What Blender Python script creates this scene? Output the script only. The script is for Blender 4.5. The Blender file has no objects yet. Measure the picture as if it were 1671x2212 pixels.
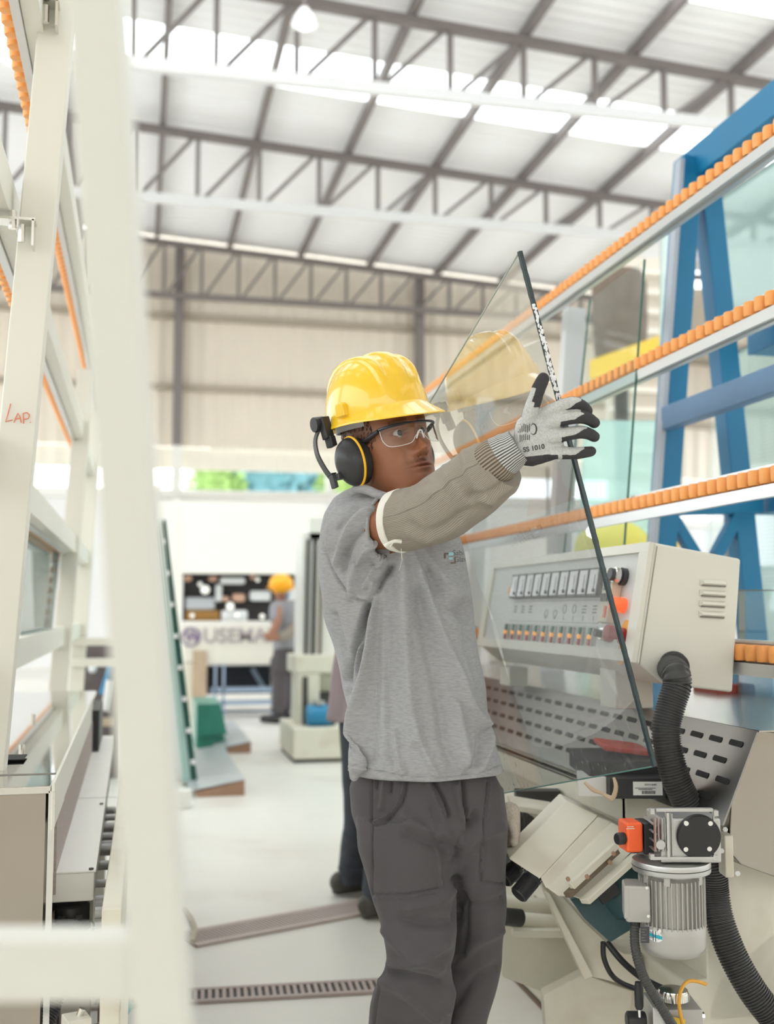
import bpy, bmesh, math, random
import numpy as np
from mathutils import Vector, Matrix, noise
random.seed(7)
SC = bpy.context.scene
COL = SC.collection
V = Vector
# ---------------------------------------------------------------- camera
F = 2400.0; CX = 835.5; CY = 1106.0
YAW = math.radians(12.56); PIT = math.atan(209/2400)
CAM = V((0, 0, 1.25))
FW = V((math.sin(YAW)*math.cos(PIT), math.cos(YAW)*math.cos(PIT), math.sin(PIT)))
RT = V((math.cos(YAW), -math.sin(YAW), 0))
UP = RT.cross(FW)
FH = V((math.sin(YAW), math.cos(YAW), 0))
ZZ = V((0, 0, 1))
def P(px, py, d=None, X=None, Y=None, Z=None):
    r = FW + RT*((px-CX)/F) + UP*((CY-py)/F)
    if d is not None: t = d
    elif X is not None: t = (X-CAM.x)/r.x
    elif Y is not None: t = (Y-CAM.y)/r.y
    else: t = (Z-CAM.z)/r.z
    return CAM + r*t
def proj(p):
    q = V(p)-CAM; d = q.dot(FW)
    return CX+F*q.dot(RT)/d, CY-F*q.dot(UP)/d, d
cd = bpy.data.cameras.new('camera'); cam = bpy.data.objects.new('camera', cd); COL.objects.link(cam)
cam.location = CAM
cam.rotation_euler = Matrix((RT, UP, -FW)).transposed().to_euler()
cd.sensor_fit = 'VERTICAL'; cd.sensor_height = 36; cd.sensor_width = 36*1671/2212
cd.lens = 36*F/2212; cd.clip_start = .05; cd.clip_end = 300
cd.dof.use_dof = True; cd.dof.focus_distance = 2.22; cd.dof.aperture_fstop = 2.7
SC.camera = cam
# ---------------------------------------------------------------- materials
MATS = {}
def mat(name, col, rough=.5, metal=0, var=0, vscale=8, stretch=(1,1,1), bump=0, bscale=40, coat=0, emit=0, spec=.5, dirt=None, dscale=3, damt=.5, aniso=0):
    if name in MATS: return MATS[name]
    m = bpy.data.materials.new(name); m.use_nodes = True; nt = m.node_tree; N = nt.nodes; L = nt.links
    b = N['Principled BSDF']
    b.inputs['Base Color'].default_value = (*col, 1); b.inputs['Roughness'].default_value = rough
    b.inputs['Metallic'].default_value = metal; b.inputs['Coat Weight'].default_value = coat; b.inputs['Coat Roughness'].default_value = .06
    b.inputs['Specular IOR Level'].default_value = spec
    if emit:
        b.inputs['Emission Color'].default_value = (*col, 1); b.inputs['Emission Strength'].default_value = emit
    tc = N.new('ShaderNodeTexCoord'); mp = N.new('ShaderNodeMapping'); mp.inputs['Scale'].default_value = stretch
    L.new(tc.outputs['Object'], mp.inputs['Vector'])
    last = None
    if var:
        n = N.new('ShaderNodeTexNoise'); n.inputs['Scale'].default_value = vscale; n.inputs['Detail'].default_value = 4
        L.new(mp.outputs[0], n.inputs['Vector'])
        mx = N.new('ShaderNodeMix'); mx.data_type = 'RGBA'
        mx.inputs[6].default_value = (*[c*(1-var) for c in col], 1); mx.inputs[7].default_value = (*[min(1, c*(1+var)) for c in col], 1)
        L.new(n.outputs['Fac'], mx.inputs[0]); L.new(mx.outputs[2], b.inputs['Base Color']); last = mx.outputs[2]
    if dirt:
        n = N.new('ShaderNodeTexNoise'); n.inputs['Scale'].default_value = dscale; n.inputs['Detail'].default_value = 6
        L.new(tc.outputs['Object'], n.inputs['Vector'])
        rp = N.new('ShaderNodeValToRGB'); rp.color_ramp.elements[0].position = .52; rp.color_ramp.elements[1].position = .75
        rp.color_ramp.elements[1].color = (damt, damt, damt, 1)
        L.new(n.outputs['Fac'], rp.inputs[0])
        mx = N.new('ShaderNodeMix'); mx.data_type = 'RGBA'; mx.inputs[6].default_value = (*col, 1); mx.inputs[7].default_value = (*dirt, 1)
        if last: L.new(last, mx.inputs[6])
        L.new(rp.outputs[0], mx.inputs[0]); L.new(mx.outputs[2], b.inputs['Base Color'])
    if bump:
        n = N.new('ShaderNodeTexNoise'); n.inputs['Scale'].default_value = bscale; n.inputs['Detail'].default_value = 3
        L.new(mp.outputs[0], n.inputs['Vector'])
        bp = N.new('ShaderNodeBump'); bp.inputs['Strength'].default_value = bump; bp.inputs['Distance'].default_value = .002
        L.new(n.outputs['Fac'], bp.inputs['Height']); L.new(bp.outputs[0], b.inputs['Normal'])
    MATS[name] = m; return m
def glassmat(name, tint, refl=.12, body=0, bodycol=(.7,.9,.87), rough=.0, fres=True, spots=0):
    m = bpy.data.materials.new(name); m.use_nodes = True; nt = m.node_tree; N = nt.nodes; L = nt.links
    N.remove(N['Principled BSDF']); out = N['Material Output']
    t = N.new('ShaderNodeBsdfTransparent'); t.inputs[0].default_value = (*tint, 1)
    g = N.new('ShaderNodeBsdfGlossy'); g.inputs['Roughness'].default_value = rough
    last = t.outputs[0]
    if body or spots:
        d = N.new('ShaderNodeBsdfDiffuse'); d.inputs[0].default_value = (*bodycol, 1)
        mx = N.new('ShaderNodeMixShader'); mx.inputs[0].default_value = body
        L.new(last, mx.inputs[1]); L.new(d.outputs[0], mx.inputs[2]); last = mx.outputs[0]
        if spots:
            tc = N.new('ShaderNodeTexCoord')
            n = N.new('ShaderNodeTexNoise'); n.inputs['Scale'].default_value = 160; n.inputs['Detail'].default_value = 3
            mp = N.new('ShaderNodeMapping'); mp.inputs['Scale'].default_value = (1, 1, .22)
            L.new(tc.outputs['Object'], mp.inputs[0]); L.new(mp.outputs[0], n.inputs['Vector'])
            rp = N.new('ShaderNodeValToRGB'); rp.color_ramp.elements[0].position = .62; rp.color_ramp.elements[1].position = .70
            L.new(n.outputs['Fac'], rp.inputs[0])
            sx = N.new('ShaderNodeSeparateXYZ'); L.new(tc.outputs['Object'], sx.inputs[0])
            mr = N.new('ShaderNodeMapRange'); mr.inputs[1].default_value = .30; mr.inputs[2].default_value = .02; mr.inputs[3].default_value = 0; mr.inputs[4].default_value = spots
            L.new(sx.outputs[2], mr.inputs[0])
            mu = N.new('ShaderNodeMath'); mu.operation = 'MULTIPLY'; L.new(rp.outputs[0], mu.inputs[0]); L.new(mr.outputs[0], mu.inputs[1])
            ad = N.new('ShaderNodeMath'); ad.operation = 'ADD'; ad.inputs[1].default_value = body; L.new(mu.outputs[0], ad.inputs[0])
            L.new(ad.outputs[0], mx.inputs[0])
    m2 = N.new('ShaderNodeMixShader')
    if fres:
        lw = N.new('ShaderNodeLayerWeight'); lw.inputs[0].default_value = refl
        L.new(lw.outputs['Fresnel'], m2.inputs[0])
    else: m2.inputs[0].default_value = refl
    L.new(last, m2.inputs[1]); L.new(g.outputs[0], m2.inputs[2]); L.new(m2.outputs[0], out.inputs[0])
    MATS[name] = m; return m
CREAM = mat('cream_paint', (.77,.755,.67), .42, var=.04, vscale=3)
CREAMD = mat('cream_paint_worn', (.72,.69,.58), .5, var=.06, vscale=5, dirt=(.42,.33,.22), dscale=5, damt=.5)
WHITE = mat('white_paint', (.82,.81,.76), .38, var=.02)
STEEL = mat('stainless_steel', (.56,.55,.53), .22, 1, var=.08, vscale=6, stretch=(1,1,14), bump=.04, bscale=30)
STEELD = mat('brushed_steel', (.36,.355,.35), .3, 1, var=.1, vscale=4, bump=.05)
ALU = mat('cast_aluminium', (.55,.55,.54), .35, .8, var=.08, vscale=30, bump=.2, bscale=120)
MOTOR = mat('silver_grey_paint', (.45,.44,.41), .38, .35, var=.04)
CHROME = mat('chrome', (.8,.79,.76), .15, 1)
BLACK = mat('black_plastic', (.022,.022,.024), .42, var=.2)
RUBBER = mat('ribbed_rubber', (.045,.044,.043), .38)
DARK = mat('dark_steel', (.06,.055,.05), .6, var=.2)
TRUSS = mat('truss_paint', (.21,.185,.175), .6, var=.1)
PALEBEAM = mat('pale_beam_paint', (.72,.72,.72), .5)
ORANGE = mat('orange_polymer', (.97,.40,.11), .4, var=.08, vscale=20)
BLUE = mat('blue_paint', (.006,.18,.36), .42, var=.12, vscale=4)
BLUEG = mat('grey_blue_paint', (.13,.24,.40), .45, var=.12)
YELLOW = mat('yellow_paint', (.9,.6,.06), .4)
TEAL = mat('teal_motor_paint', (.04,.09,.10), .45, var=.15)
RED = mat('red_cover', (.8,.09,.06), .4)
ESTOP = mat('orange_red_plastic', (.95,.13,.03), .35)
GRAPH = mat('graphite_plastic', (.06,.06,.062), .45)
PANEL = mat('panel_grey', (.66,.67,.65), .5)
# ---------------------------------------------------------------- mesh builder
class MB:
    def __init__(s): s.v = []; s.f = []
    def add(s, vs, fs):
        o = len(s.v); s.v += [V(p) for p in vs]; s.f += [tuple(i+o for i in f) for f in fs]; return s
    def box(s, c, sz, R=None):
        c = V(c); h = [x/2 for x in sz]; vs = []
        for x in (-1,1):
            for y in (-1,1):
                for z in (-1,1):
                    p = V((x*h[0], y*h[1], z*h[2]))
                    vs.append(c+(R@p if R else p))
        return s.add(vs, [(0,1,3,2),(4,6,7,5),(0,4,5,1),(2,3,7,6),(0,2,6,4),(1,5,7,3)])
    def box2(s, a, b):
        a, b = V(a), V(b); return s.box((a+b)/2, [abs(x) for x in (b-a)])
    def beam(s, p0, p1, w, h, up=ZZ):
        p0, p1 = V(p0), V(p1); d = (p1-p0); L = d.length; d = d.normalized()
        x = d.cross(up)
        if x.length < 1e-4: x = d.cross(V((1,0,0)))
        x.normalize(); z = x.cross(d)
        R = Matrix((x, d, z)).transposed()
        return s.box((p0+p1)/2, (w, L, h), R)
    def prism(s, pts, vec):
        pts = [V(p) for p in pts]; n = len(pts); vec = V(vec)
        fs = [tuple(range(n)), tuple(range(2*n-1, n-1, -1))]+[(i, i+n, (i+1) % n+n, (i+1) % n) for i in range(n)]
        return s.add(pts+[p+vec for p in pts], fs)
    def tube(s, pts, r, seg=12, smooth=0, cap=True, flat=None):
        pts = [V(p) for p in pts]
        rr = list(r) if hasattr(r, '__len__') else [r]*len(pts)
        if smooth: pts, rr = spline(pts, rr, smooth)
        n = len(pts); vs = []; x = None
        for i, p in enumerate(pts):
            t = (pts[min(i+1, n-1)]-pts[max(i-1, 0)]).normalized()
            if x is None:
                x = t.cross(ZZ)
                if x.length < .1: x = t.cross(V((0,1,0)))
            x = (x-t*x.dot(t)).normalized(); y = t.cross(x)
            for j in range(seg):
                a = 2*math.pi*j/seg
                vs.append(p+(x*math.cos(a)+y*math.sin(a))*rr[i])
        fs = [(i*seg+j, i*seg+(j+1) % seg, (i+1)*seg+(j+1) % seg, (i+1)*seg+j) for i in range(n-1) for j in range(seg)]
        if cap: fs += [tuple(range(seg-1, -1, -1)), tuple((n-1)*seg+j for j in range(seg))]
        return s.add(vs, fs)
    def capsule(s, pts, rr, seg=14, smooth=4):
        pts = [V(p) for p in pts]; pts, rr = spline(pts, list(rr), smooth)
        a = (pts[0]-pts[1]).normalized(); b = (pts[-1]-pts[-2]).normalized()
        pre = [(pts[0]+a*rr[0]*math.sin(t), rr[0]*math.cos(t)) for t in (1.5, 1.1, .75, .35)]
        post = [(pts[-1]+b*rr[-1]*math.sin(t), rr[-1]*math.cos(t)) for t in (.35, .75, 1.1, 1.5)]
        return s.tube([p for p, _ in pre]+pts+[p for p, _ in post], [q for _, q in pre]+rr+[q for _, q in post], seg)
    def lathe(s, prof, o, axis=ZZ, seg=32, ref=None):
        o = V(o); axis = V(axis).normalized(); x = V(ref) if ref else axis.cross(V((0,1,0)))
        if x.length < .1: x = axis.cross(V((1,0,0)))
        x = (x-axis*x.dot(axis)).normalized(); y = axis.cross(x); vs = []
        for r, h in prof:
            for j in range(seg):
                a = 2*math.pi*j/seg; vs.append(o+axis*h+(x*math.cos(a)+y*math.sin(a))*r)
        n = len(prof)
        fs = [(i*seg+j, i*seg+(j+1) % seg, (i+1)*seg+(j+1) % seg, (i+1)*seg+j) for i in range(n-1) for j in range(seg)]
        fs += [tuple(range(seg-1, -1, -1)), tuple((n-1)*seg+j for j in range(seg))]
        return s.add(vs, fs)
    def cyl(s, p0, p1, r, seg=20):
        p0, p1 = V(p0), V(p1); return s.lathe([(r, 0), (r, (p1-p0).length)], p0, p1-p0, seg)
    def ell(s, c, rad, R=None, nu=24, nv=14):
        c = V(c); vs = []
        for i in range(nv+1):
            t = -math.pi/2+math.pi*(i+.02)/(nv+.04)
            for j in range(nu):
                a = 2*math.pi*j/nu; p = V((rad[0]*math.cos(t)*math.cos(a), rad[1]*math.cos(t)*math.sin(a), rad[2]*math.sin(t)))
                vs.append(c+(R@p if R else p))
        fs = [(i*nu+j, i*nu+(j+1) % nu, (i+1)*nu+(j+1) % nu, (i+1)*nu+j) for i in range(nv) for j in range(nu)]
        fs += [tuple(range(nu-1, -1, -1)), tuple(nv*nu+j for j in range(nu))]
        return s.add(vs, fs)
    def hull(s, pts):
        bm = bmesh.new()
        for p in pts: bm.verts.new(p)
        r = bmesh.ops.convex_hull(bm, input=bm.verts)
        bmesh.ops.delete(bm, geom=[e for e in r['geom_interior'] if isinstance(e, bmesh.types.BMVert)], context='VERTS')
        bm.verts.index_update(); vs = [v.co.copy() for v in bm.verts]; fs = [tuple(v.index for v in f.verts) for f in bm.faces]; bm.free()
        return s.add(vs, fs)
    def mesh(s, name):
        me = bpy.data.meshes.new(name); me.from_pydata([tuple(v) for v in s.v], [], s.f); me.update()
        bm = bmesh.new(); bm.from_mesh(me); bmesh.ops.recalc_face_normals(bm, faces=bm.faces); bm.to_mesh(me); bm.free()
        return me
def spline(pts, rr, k):
    n = len(pts); P2 = []; R2 = []
    for i in range(n-1):
        p0, p1, p2, p3 = pts[max(i-1,0)], pts[i], pts[i+1], pts[min(i+2,n-1)]
        for q in range(k):
            t = q/k
            P2.append(.5*((2*p1)+(p2-p0)*t+(2*p0-5*p1+4*p2-p3)*t*t+(3*p1-p0-3*p2+p3)*t**3))
            u = t*t*(3-2*t); R2.append(rr[i]*(1-u)+rr[i+1]*u)
    return P2+[pts[-1]], R2+[rr[-1]]
def link(name, me, m, parent=None, bev=0, smooth=True, label=None):
    if smooth:
        me.shade_smooth(); me.set_sharp_from_angle(angle=math.radians(38))
    if m: me.materials.clear(); me.materials.append(m)
    o = bpy.data.objects.new(name, me); COL.objects.link(o)
    if parent is not None:
        o.parent = parent
        if parent.type == 'EMPTY': o.matrix_parent_inverse = Matrix.Translation(-parent.location)
        else: o.location = V((0,0,0))-V(parent.get('_off', (0,0,0)))
    else:
        a = np.empty(len(me.vertices)*3); me.vertices.foreach_get('co', a); a = a.reshape(-1,3)
        b = V(((a[:,0].min()+a[:,0].max())/2, (a[:,1].min()+a[:,1].max())/2, a[:,2].min()))
        me.transform(Matrix.Translation(-b)); o.location = b; o['_off'] = tuple(b)
    if bev:
        md = o.modifiers.new('bevel', 'BEVEL'); md.width = bev; md.segments = 2; md.limit_method = 'ANGLE'; md.angle_limit = math.radians(40); md.harden_normals = True
    if label: o['label'] = label
    return o
def part(name, mb, m, parent, bev=0, smooth=True, label=None): return link(name, mb.mesh(name), m, parent, bev, smooth, label)
def thing(name, label, cat, loc, group=None):
    o = bpy.data.objects.new(name, None); COL.objects.link(o); o.location = V(loc); o.empty_display_size = .1
    o['label'] = label; o['category'] = cat
    if group: o['group'] = group
    return o
def solo(name, mb, m, label, cat, group=None, bev=0, smooth=True, kind=None):
    o = link(name, mb.mesh(name), m, None, bev, smooth); o['label'] = label; o['category'] = cat
    if group: o['group'] = group
    if kind: o['kind'] = kind
    return o
def struct(name, mb, m, smooth=True, bev=0):
    o = link(name, mb.mesh(name), m, None, bev, smooth); o['kind'] = 'structure'; return o
def dup(o, parent=None, off=None):
    c = o.copy(); COL.objects.link(c)
    if parent is not None: c.parent = parent
    if off is not None: c.location = o.location+V(off)
    for ch in o.children: dup(ch, c)
    return c
def evalmesh(me, mods):
    o = bpy.data.objects.new('tmp', me); COL.objects.link(o)
    for t, kw in mods:
        md = o.modifiers.new(t, t)
        for k, v in kw.items(): setattr(md, k, v)
    dg = bpy.context.evaluated_depsgraph_get(); r = bpy.data.meshes.new_from_object(o.evaluated_get(dg))
    bpy.data.objects.remove(o); return r
def fuse(mb, vox, it=4): return evalmesh(mb.mesh('fuse'), [('REMESH', dict(mode='VOXEL', voxel_size=vox)), ('SMOOTH', dict(factor=.5, iterations=it))])
def arr(me, what='co'):
    a = np.empty(len(me.vertices)*3)
    if what == 'co': me.vertices.foreach_get('co', a)
    else: me.vertex_normals.foreach_get('vector', a)
    return a.reshape(-1, 3)
nFW, nRT, nUP, nCAM = [np.array(x) for x in (FW, RT, UP, CAM)]
def projn(a):
    q = a-nCAM; d = q@nFW; return CX+F*(q@nRT)/d, CY-F*(q@nUP)/d, d
def segdist(x, y, pl):
    best = np.full(len(x), 1e9); pl = [np.array(p, float) for p in pl]
    for a, b in zip(pl[:-1], pl[1:]):
        ab = b-a; t = np.clip(((x-a[0])*ab[0]+(y-a[1])*ab[1])/(ab@ab), 0, 1)
        best = np.minimum(best, np.hypot(x-a[0]-t*ab[0], y-a[1]-t*ab[1]))
    return best
def smoothpl(pl, k=5):
    q, _ = spline([V((a, b, 0)) for a, b in pl], [0]*len(pl), k); return [(p.x, p.y) for p in q]
def folds(me, fl, nz=0, nsc=12, gain=1.0):
    """real cloth folds: ridges and creases raised along the surface normal of the side they run on"""
    co = arr(me); no = arr(me, 'n'); x, y, d = projn(co)
    tocam = -(co-nCAM); tocam /= np.linalg.norm(tocam, axis=1)[:, None]
    w = np.clip((no*tocam).sum(1)*3, 0, 1); disp = np.zeros(len(co))
    for pl, wd, am in fl:
        disp += gain*am*np.exp(-(segdist(x, y, smoothpl(pl) if len(pl) > 2 else pl)/wd)**2)
    disp *= w
    if nz: disp += nz*np.array([noise.noise(V(c)*nsc) for c in co])
    me.vertices.foreach_set('co', (co+no*disp[:, None]).ravel()); me.update()
def attr(me, name, vals):
    a = me.attributes.new(name, 'FLOAT', 'POINT'); a.data.foreach_set('value', np.asarray(vals, dtype=np.float32))
def text(txt, size, origin, xdir, ydir, m, parent, name='lettering', ext=.0008, bold=0, onto=None, pd=None, label=None):
    cu = bpy.data.curves.new('t', 'FONT'); cu.body = txt; cu.size = size; cu.extrude = ext; cu.align_x = 'LEFT'; cu.offset = bold
    o = bpy.data.objects.new('t', cu); COL.objects.link(o)
    dg = bpy.context.evaluated_depsgraph_get(); me = bpy.data.meshes.new_from_object(o.evaluated_get(dg)); bpy.data.objects.remove(o)
    x = V(xdir).normalized(); y = (V(ydir)-x*V(ydir).dot(x)).normalized(); z = x.cross(y)
    me.transform(Matrix.Translation(V(origin))@Matrix((x, y, z)).transposed().to_4x4())
    if onto is not None: wrap(me, onto, pd)
    return link(name, me, m, parent, smooth=False, label=label)
def wrap(me, bvh, pd, off=.0006):
    pd = V(pd).normalized()
    for v in me.vertices:
        h, n, i, dd = bvh.ray_cast(v.co-pd*.3, pd)
        if h: v.co = h-pd*off
# ---------------------------------------------------------------- hall shell
WY = 25.0                               # far gable wall
def zroof(x): return 9.55-.062*(x+.9)
def zbot(y): return 8.2
def corr(axis, lo, hi, step, amp, a0, a1, fn):
    """corrugated sheet: profile runs along one direction, straight along the other"""
    mb = MB(); n = int((hi-lo)/step); vs = []
    for i in range(n+1):
        s = lo+(hi-lo)*i/n; k = (0, 1, 1, 0)[i % 4]*amp
        vs += [fn(s, a0, k), fn(s, a1, k)]
    return mb.add(vs, [(2*i, 2*i+2, 2*i+3, 2*i+1) for i in range(n)])
mroof = mat('roof_sheet', (.86,.86,.86), .6, var=.03, vscale=1)
mclad = mat('wall_cladding', (.80,.72,.61), .7, var=.04, vscale=1)
mcladl = mat('wall_cladding_light', (.86,.82,.70), .7)
floorm = mat('concrete_floor', (.76,.74,.68), .33, var=.06, vscale=1.2, dirt=(.50,.44,.36), dscale=1.7, damt=.45, spec=.5)
struct('floor', MB().box2((-9, -6, -.1), (19, WY+.3, 0)), floorm)
for k, (y0, y1) in enumerate([(-6, 1), (2.6, 5.5), (8.0, 10.4), (12.8, 15.75), (17.0, WY)]):
    struct('ceiling' if k == 0 else 'ceiling_%d' % (k+1), corr('y', y0, y1, .06, .03, -9, 19, lambda s, a, k: (a, s, zroof(a)+.16+k)), mroof, smooth=False)
msky = glassmat('skylight_sheet', (.95,.95,.95), .05, body=.12, bodycol=(.9,.9,.9))
for k, (y0, y1) in enumerate([(1, 2.6), (5.5, 8.0), (10.4, 12.8), (15.75, 17.0)]):  # all but the last are out of view, added to let more daylight in
    struct('window_%d' % (k+1), corr('y', y0, y1, .06, .03, -9, 19, lambda s, a, k: (a, s, zroof(a)+.16+k)), msky, smooth=False)
struct('wall_far', corr('x', -9, 19, .09, .035, 4.86, 9.75, lambda s, a, k: (s, WY+.12+k, a)), mclad, smooth=False)
struct('trim_1', corr('x', -9, 19, .09, .03, 4.36, 4.86, lambda s, a, k: (s, WY+.16+k, a)), mcladl, smooth=False)
struct('wall_far_lower', MB().box2((-9, WY, 0), (19, WY+.12, 3.68)), mat('wall_white', (.85,.85,.85), .6))
struct('trim_2', MB().box2((-9, WY-.15, 3.68), (19, WY+.15, 3.88)), mat('sill_white', (.88,.86,.82), .5))
tn = [2]
def trim(mb, m):
    tn[0] += 1; return struct('trim_%d' % tn[0], mb, m)
for i in range(13):                      # purlins
    x = -8.1+i*1.62+(.0)
    trim(MB().beam((x+.25, -6, zroof(x)+.05), (x+.25, WY, zroof(x)+.05), .09, .17), TRUSS)
for px in (383, 905, 1430):             # columns
    a = P(px, 900, Y=WY-.1); trim(MB().box2((a.x-.1, WY-.25, 4.85), (a.x+.1, WY-.02, zroof(a.x))), TRUSS); trim(MB().box2((a.x-.1, WY-.25, 0), (a.x+.1, WY-.16, 4.85)), WHITE)
for z in (8.0-.18, 6.2):              # girts
    trim(MB().box2((-9, WY-.0, z-.07), (19, WY+.1, z+.07)), mat('girt_paint', (.42,.36,.28), .6))
def truss(y, zb, hb, step, label, pale):
    t = thing('roof_truss', label, 'roof truss', (5, y, zb))
    part('top_chord', MB().beam((-9, y, zroof(-9)-.1), (19, y, zroof(19)-.1), .12, .13), TRUSS, t)
    part('bottom_chord', MB().beam((-9, y, zb), (19, y, zb), .12, hb), PALEBEAM if pale else TRUSS, t)
    x = -8.6; i = 0
    while x < 18:
        z1 = zroof(x)-.12
        if abs(x-5) < 12:
            part('upright', MB().beam((x, y, zb), (x, y, z1), .07, .07), TRUSS, t)
            part('diagonal', MB().beam((x+.06, y, zb), (x+step-.06, y, zroof(x+step)-.12), .06, .06), TRUSS, t)
        x += step
truss(14.0, 8.18, .15, 1.05, 'steel roof truss with pale bottom chord crossing the skylight band', True)
truss(18.7, 8.18, .15, 1.05, 'steel roof truss in mid ceiling with pale bottom chord', True)
truss(24.6, 8.18, .12, .82, 'dark steel truss against the top of the far beige wall', False)
# lamps
def lamp(px, py, y, label):
    c = P(px, py, Y=y); t = thing('high_bay_lamp', label, 'lamp', c)
    part('shade', MB().lathe([(.03, .18), (.05, .17), (.12, .06), (.16, -.03), (.155, -.035), (.11, .04)], c), mat('lamp_shade', (.85,.85,.86), .3), t)
    part('bulb', MB().ell(c+V((0,0,-.02)), (.10,.10,.07)), mat('lamp_bulb', (1,.98,.94), .3, emit=1.5), t)
    part('rod', MB().cyl(c+V((0,0,.17)), (c.x, c.y, zroof(c.x)), .02, 8), TRUSS, t)
lamp(657, 48, 12.3, 'round high bay lamp hanging near the ceiling top centre')
lamp(30, 122, 11.5, 'round high bay lamp at the left edge between white posts')
# outdoors through the band under the far wall
def foliage(c, r, col, seed, label):
    mb = MB(); rnd = random.Random(seed)
    for i in range(420):
        d = V((rnd.gauss(0,1), rnd.gauss(0,1), rnd.gauss(0,1))).normalized()*r*(.75+.3*rnd.random()); d.z *= .8
        R = Matrix.Rotation(rnd.random()*6, 3, V((rnd.random(), rnd.random(), rnd.random()+.1)).normalized())
        s = r*.16; mb.add([c+d+R@V(p) for p in ((-s,0,0),(0,-s*.5,.1*s),(s,0,0),(0,s*.5,.1*s))], [(0,1,2,3)])
    mb.ell(c, (r*.75, r*.75, r*.62))
    tr = thing('tree', label, 'tree', (c.x, c.y, 0))
    part('crown', mb, mat('leaf_%d' % seed, col, .7, var=.3, vscale=2), tr)
    part('trunk', MB().cyl((c.x, c.y, 0), c, .2, 10), DARK, tr)
for px, y, r, col, lab in ((470, 31, .8, (.26,.40,.12), 'bright green bush beside the pale gable outside'), (560, 39, 2.0, (.12,.27,.29), 'blue green tree outside behind the left end of the window band'), (630, 44, 2.3, (.20,.36,.36), 'blue green tree outside seen in the middle of the window band'),
                      (690, 50, 2.6, (.10,.24,.29), 'dark teal tree outside beside the window post'), (742, 31, .8, (.28,.40,.12), 'yellow green bush outside beside the ear muff')):
    foliage(P(px, 1052 if r < 1.5 else 1020, Y=y), r, col, int(px), lab)
a = P(425, 1015, Y=33)
gb = thing('neighbouring_shed', 'pale gabled shed outside beyond the left part of the window band', 'shed', (a.x, 33, 0))
part('gable_wall', MB().prism([(a.x-2.6, 33, 0), (a.x+2.4, 33, 0), (a.x+2.4, 33, 4.1), (a.x, 33, 5.3), (a.x-2.6, 33, 4.1)], (0, 3, 0)), mat('shed_white', (.85,.82,.78), .6), gb)
part('roof', MB().beam((a.x-2.8, 34.5, 4.08), (a.x, 34.5, 5.4), 3.4, .1, up=V((0,1,0)).cross(V((1,0,.5)))).beam((a.x+2.7, 34.5, 4.08), (a.x, 34.5, 5.4), 3.4, .1), mat('shed_roof', (.8,.74,.68), .6), gb)
for px in (712,):
    q = P(px, 1040, Y=WY); trim(MB().box2((q.x-.09, WY-.05, 3.88), (q.x+.09, WY+.1, 4.4)), WHITE)
trim(MB().tube([P(335, 1066, Y=WY-.3)+V((0,0,.0)), P(835, 1068, Y=WY-.3)], .05, 8), WHITE)
# ---------------------------------------------------------------- floor drains and joints
def drain(p0, p1, w, n, label, m, slot):
    p0, p1 = V(p0), V(p1); d = (p1-p0); L = d.length; d.normalize(); s = V((-d.y, d.x, 0)); c = (p0+p1)/2
    t = thing('floor_drain', label, 'floor drain', (c.x, c.y, 0))
    part('channel', MB().beam(p0+V((0,0,.002)), p1+V((0,0,.002)), w*.8, .003), DARK, t)
    fr = MB()
    for k in (-1, 1): fr.beam(p0+s*k*w*.42+V((0,0,.006)), p1+s*k*w*.42+V((0,0,.006)), w*.16, .01)
    part('frame', fr, m, t)
    mb = MB()
    for i in range(n+1):
        q = p0+d*(L*i/n); mb.beam(q-s*w*.4+V((0,0,.006)), q+s*w*.4+V((0,0,.006)), L/n*slot, .008)
    part('grille', mb, m, t)
mg = mat('grate_iron', (.42,.35,.32), .6, var=.15)
drain(P(200, 2168, Z=0), P(920, 2128, Z=0), .13, 47, 'slotted iron floor drain across the foreground floor left of the worker', mg, .52)
drain(P(400, 2034, Z=0), P(860, 1948, Z=0), .20, 60, 'pinkish grille drain running diagonally behind the near drain', mat('grate_pink', (.50,.42,.38), .6), .6)
solo('floor_hose', MB().tube([P(395, 1965, Z=.012), P(412, 1985, Z=.012), P(420, 2010, Z=.012), P(414, 2035, Z=.012)], .012, 8, smooth=5), mat('hose_tan', (.45,.40,.30), .5), 'short curl of tan hose on the floor beside the white post', 'hose')
# ---------------------------------------------------------------- people
SKIN = mat('skin', (.36,.16,.085), .45, var=.1, vscale=60, bump=.08, bscale=260)
def loft_px(mb, rows, nseg=56, n=60, flat=2.25, cap=True):
    """closed solid of horizontal rings; each row: y, left x, right x (photo silhouette), distance, half thickness"""
    r = np.array(rows, float); t = np.linspace(0, len(rows)-1, n); k = np.arange(len(rows))
    from_ = lambda c: np.interp(t, k, r[:, c])
    cols = [from_(c) for c in range(5)]
    for c in range(1, 5):       # soften the corners between rows
        q = cols[c].copy(); q[1:-1] = (cols[c][:-2]+2*cols[c][1:-1]+cols[c][2:])/4; cols[c] = q
    vs = []
    for y, xl, xr, d, b in zip(*cols):
        A, B = P(xl, y, d=d), P(xr, y, d=d); c = (A+B)/2; a = (B-A).length/2
        for j in range(nseg):
            th = 2*math.pi*j/nseg; cs, sn = math.cos(th), math.sin(th)
            cs = math.copysign(abs(cs)**(2/flat), cs); sn = math.copysign(abs(sn)**(2/flat), sn)
            vs.append(c+RT*a*cs+FH*b*sn)
    fs = [(i*nseg+j, i*nseg+(j+1) % nseg, (i+1)*nseg+(j+1) % nseg, (i+1)*nseg+j) for i in range(n-1) for j in range(nseg)]
    fs += [tuple(range(nseg)), tuple((n-1)*nseg+j for j in range(nseg))]
    return mb.add(vs, fs)
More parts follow.
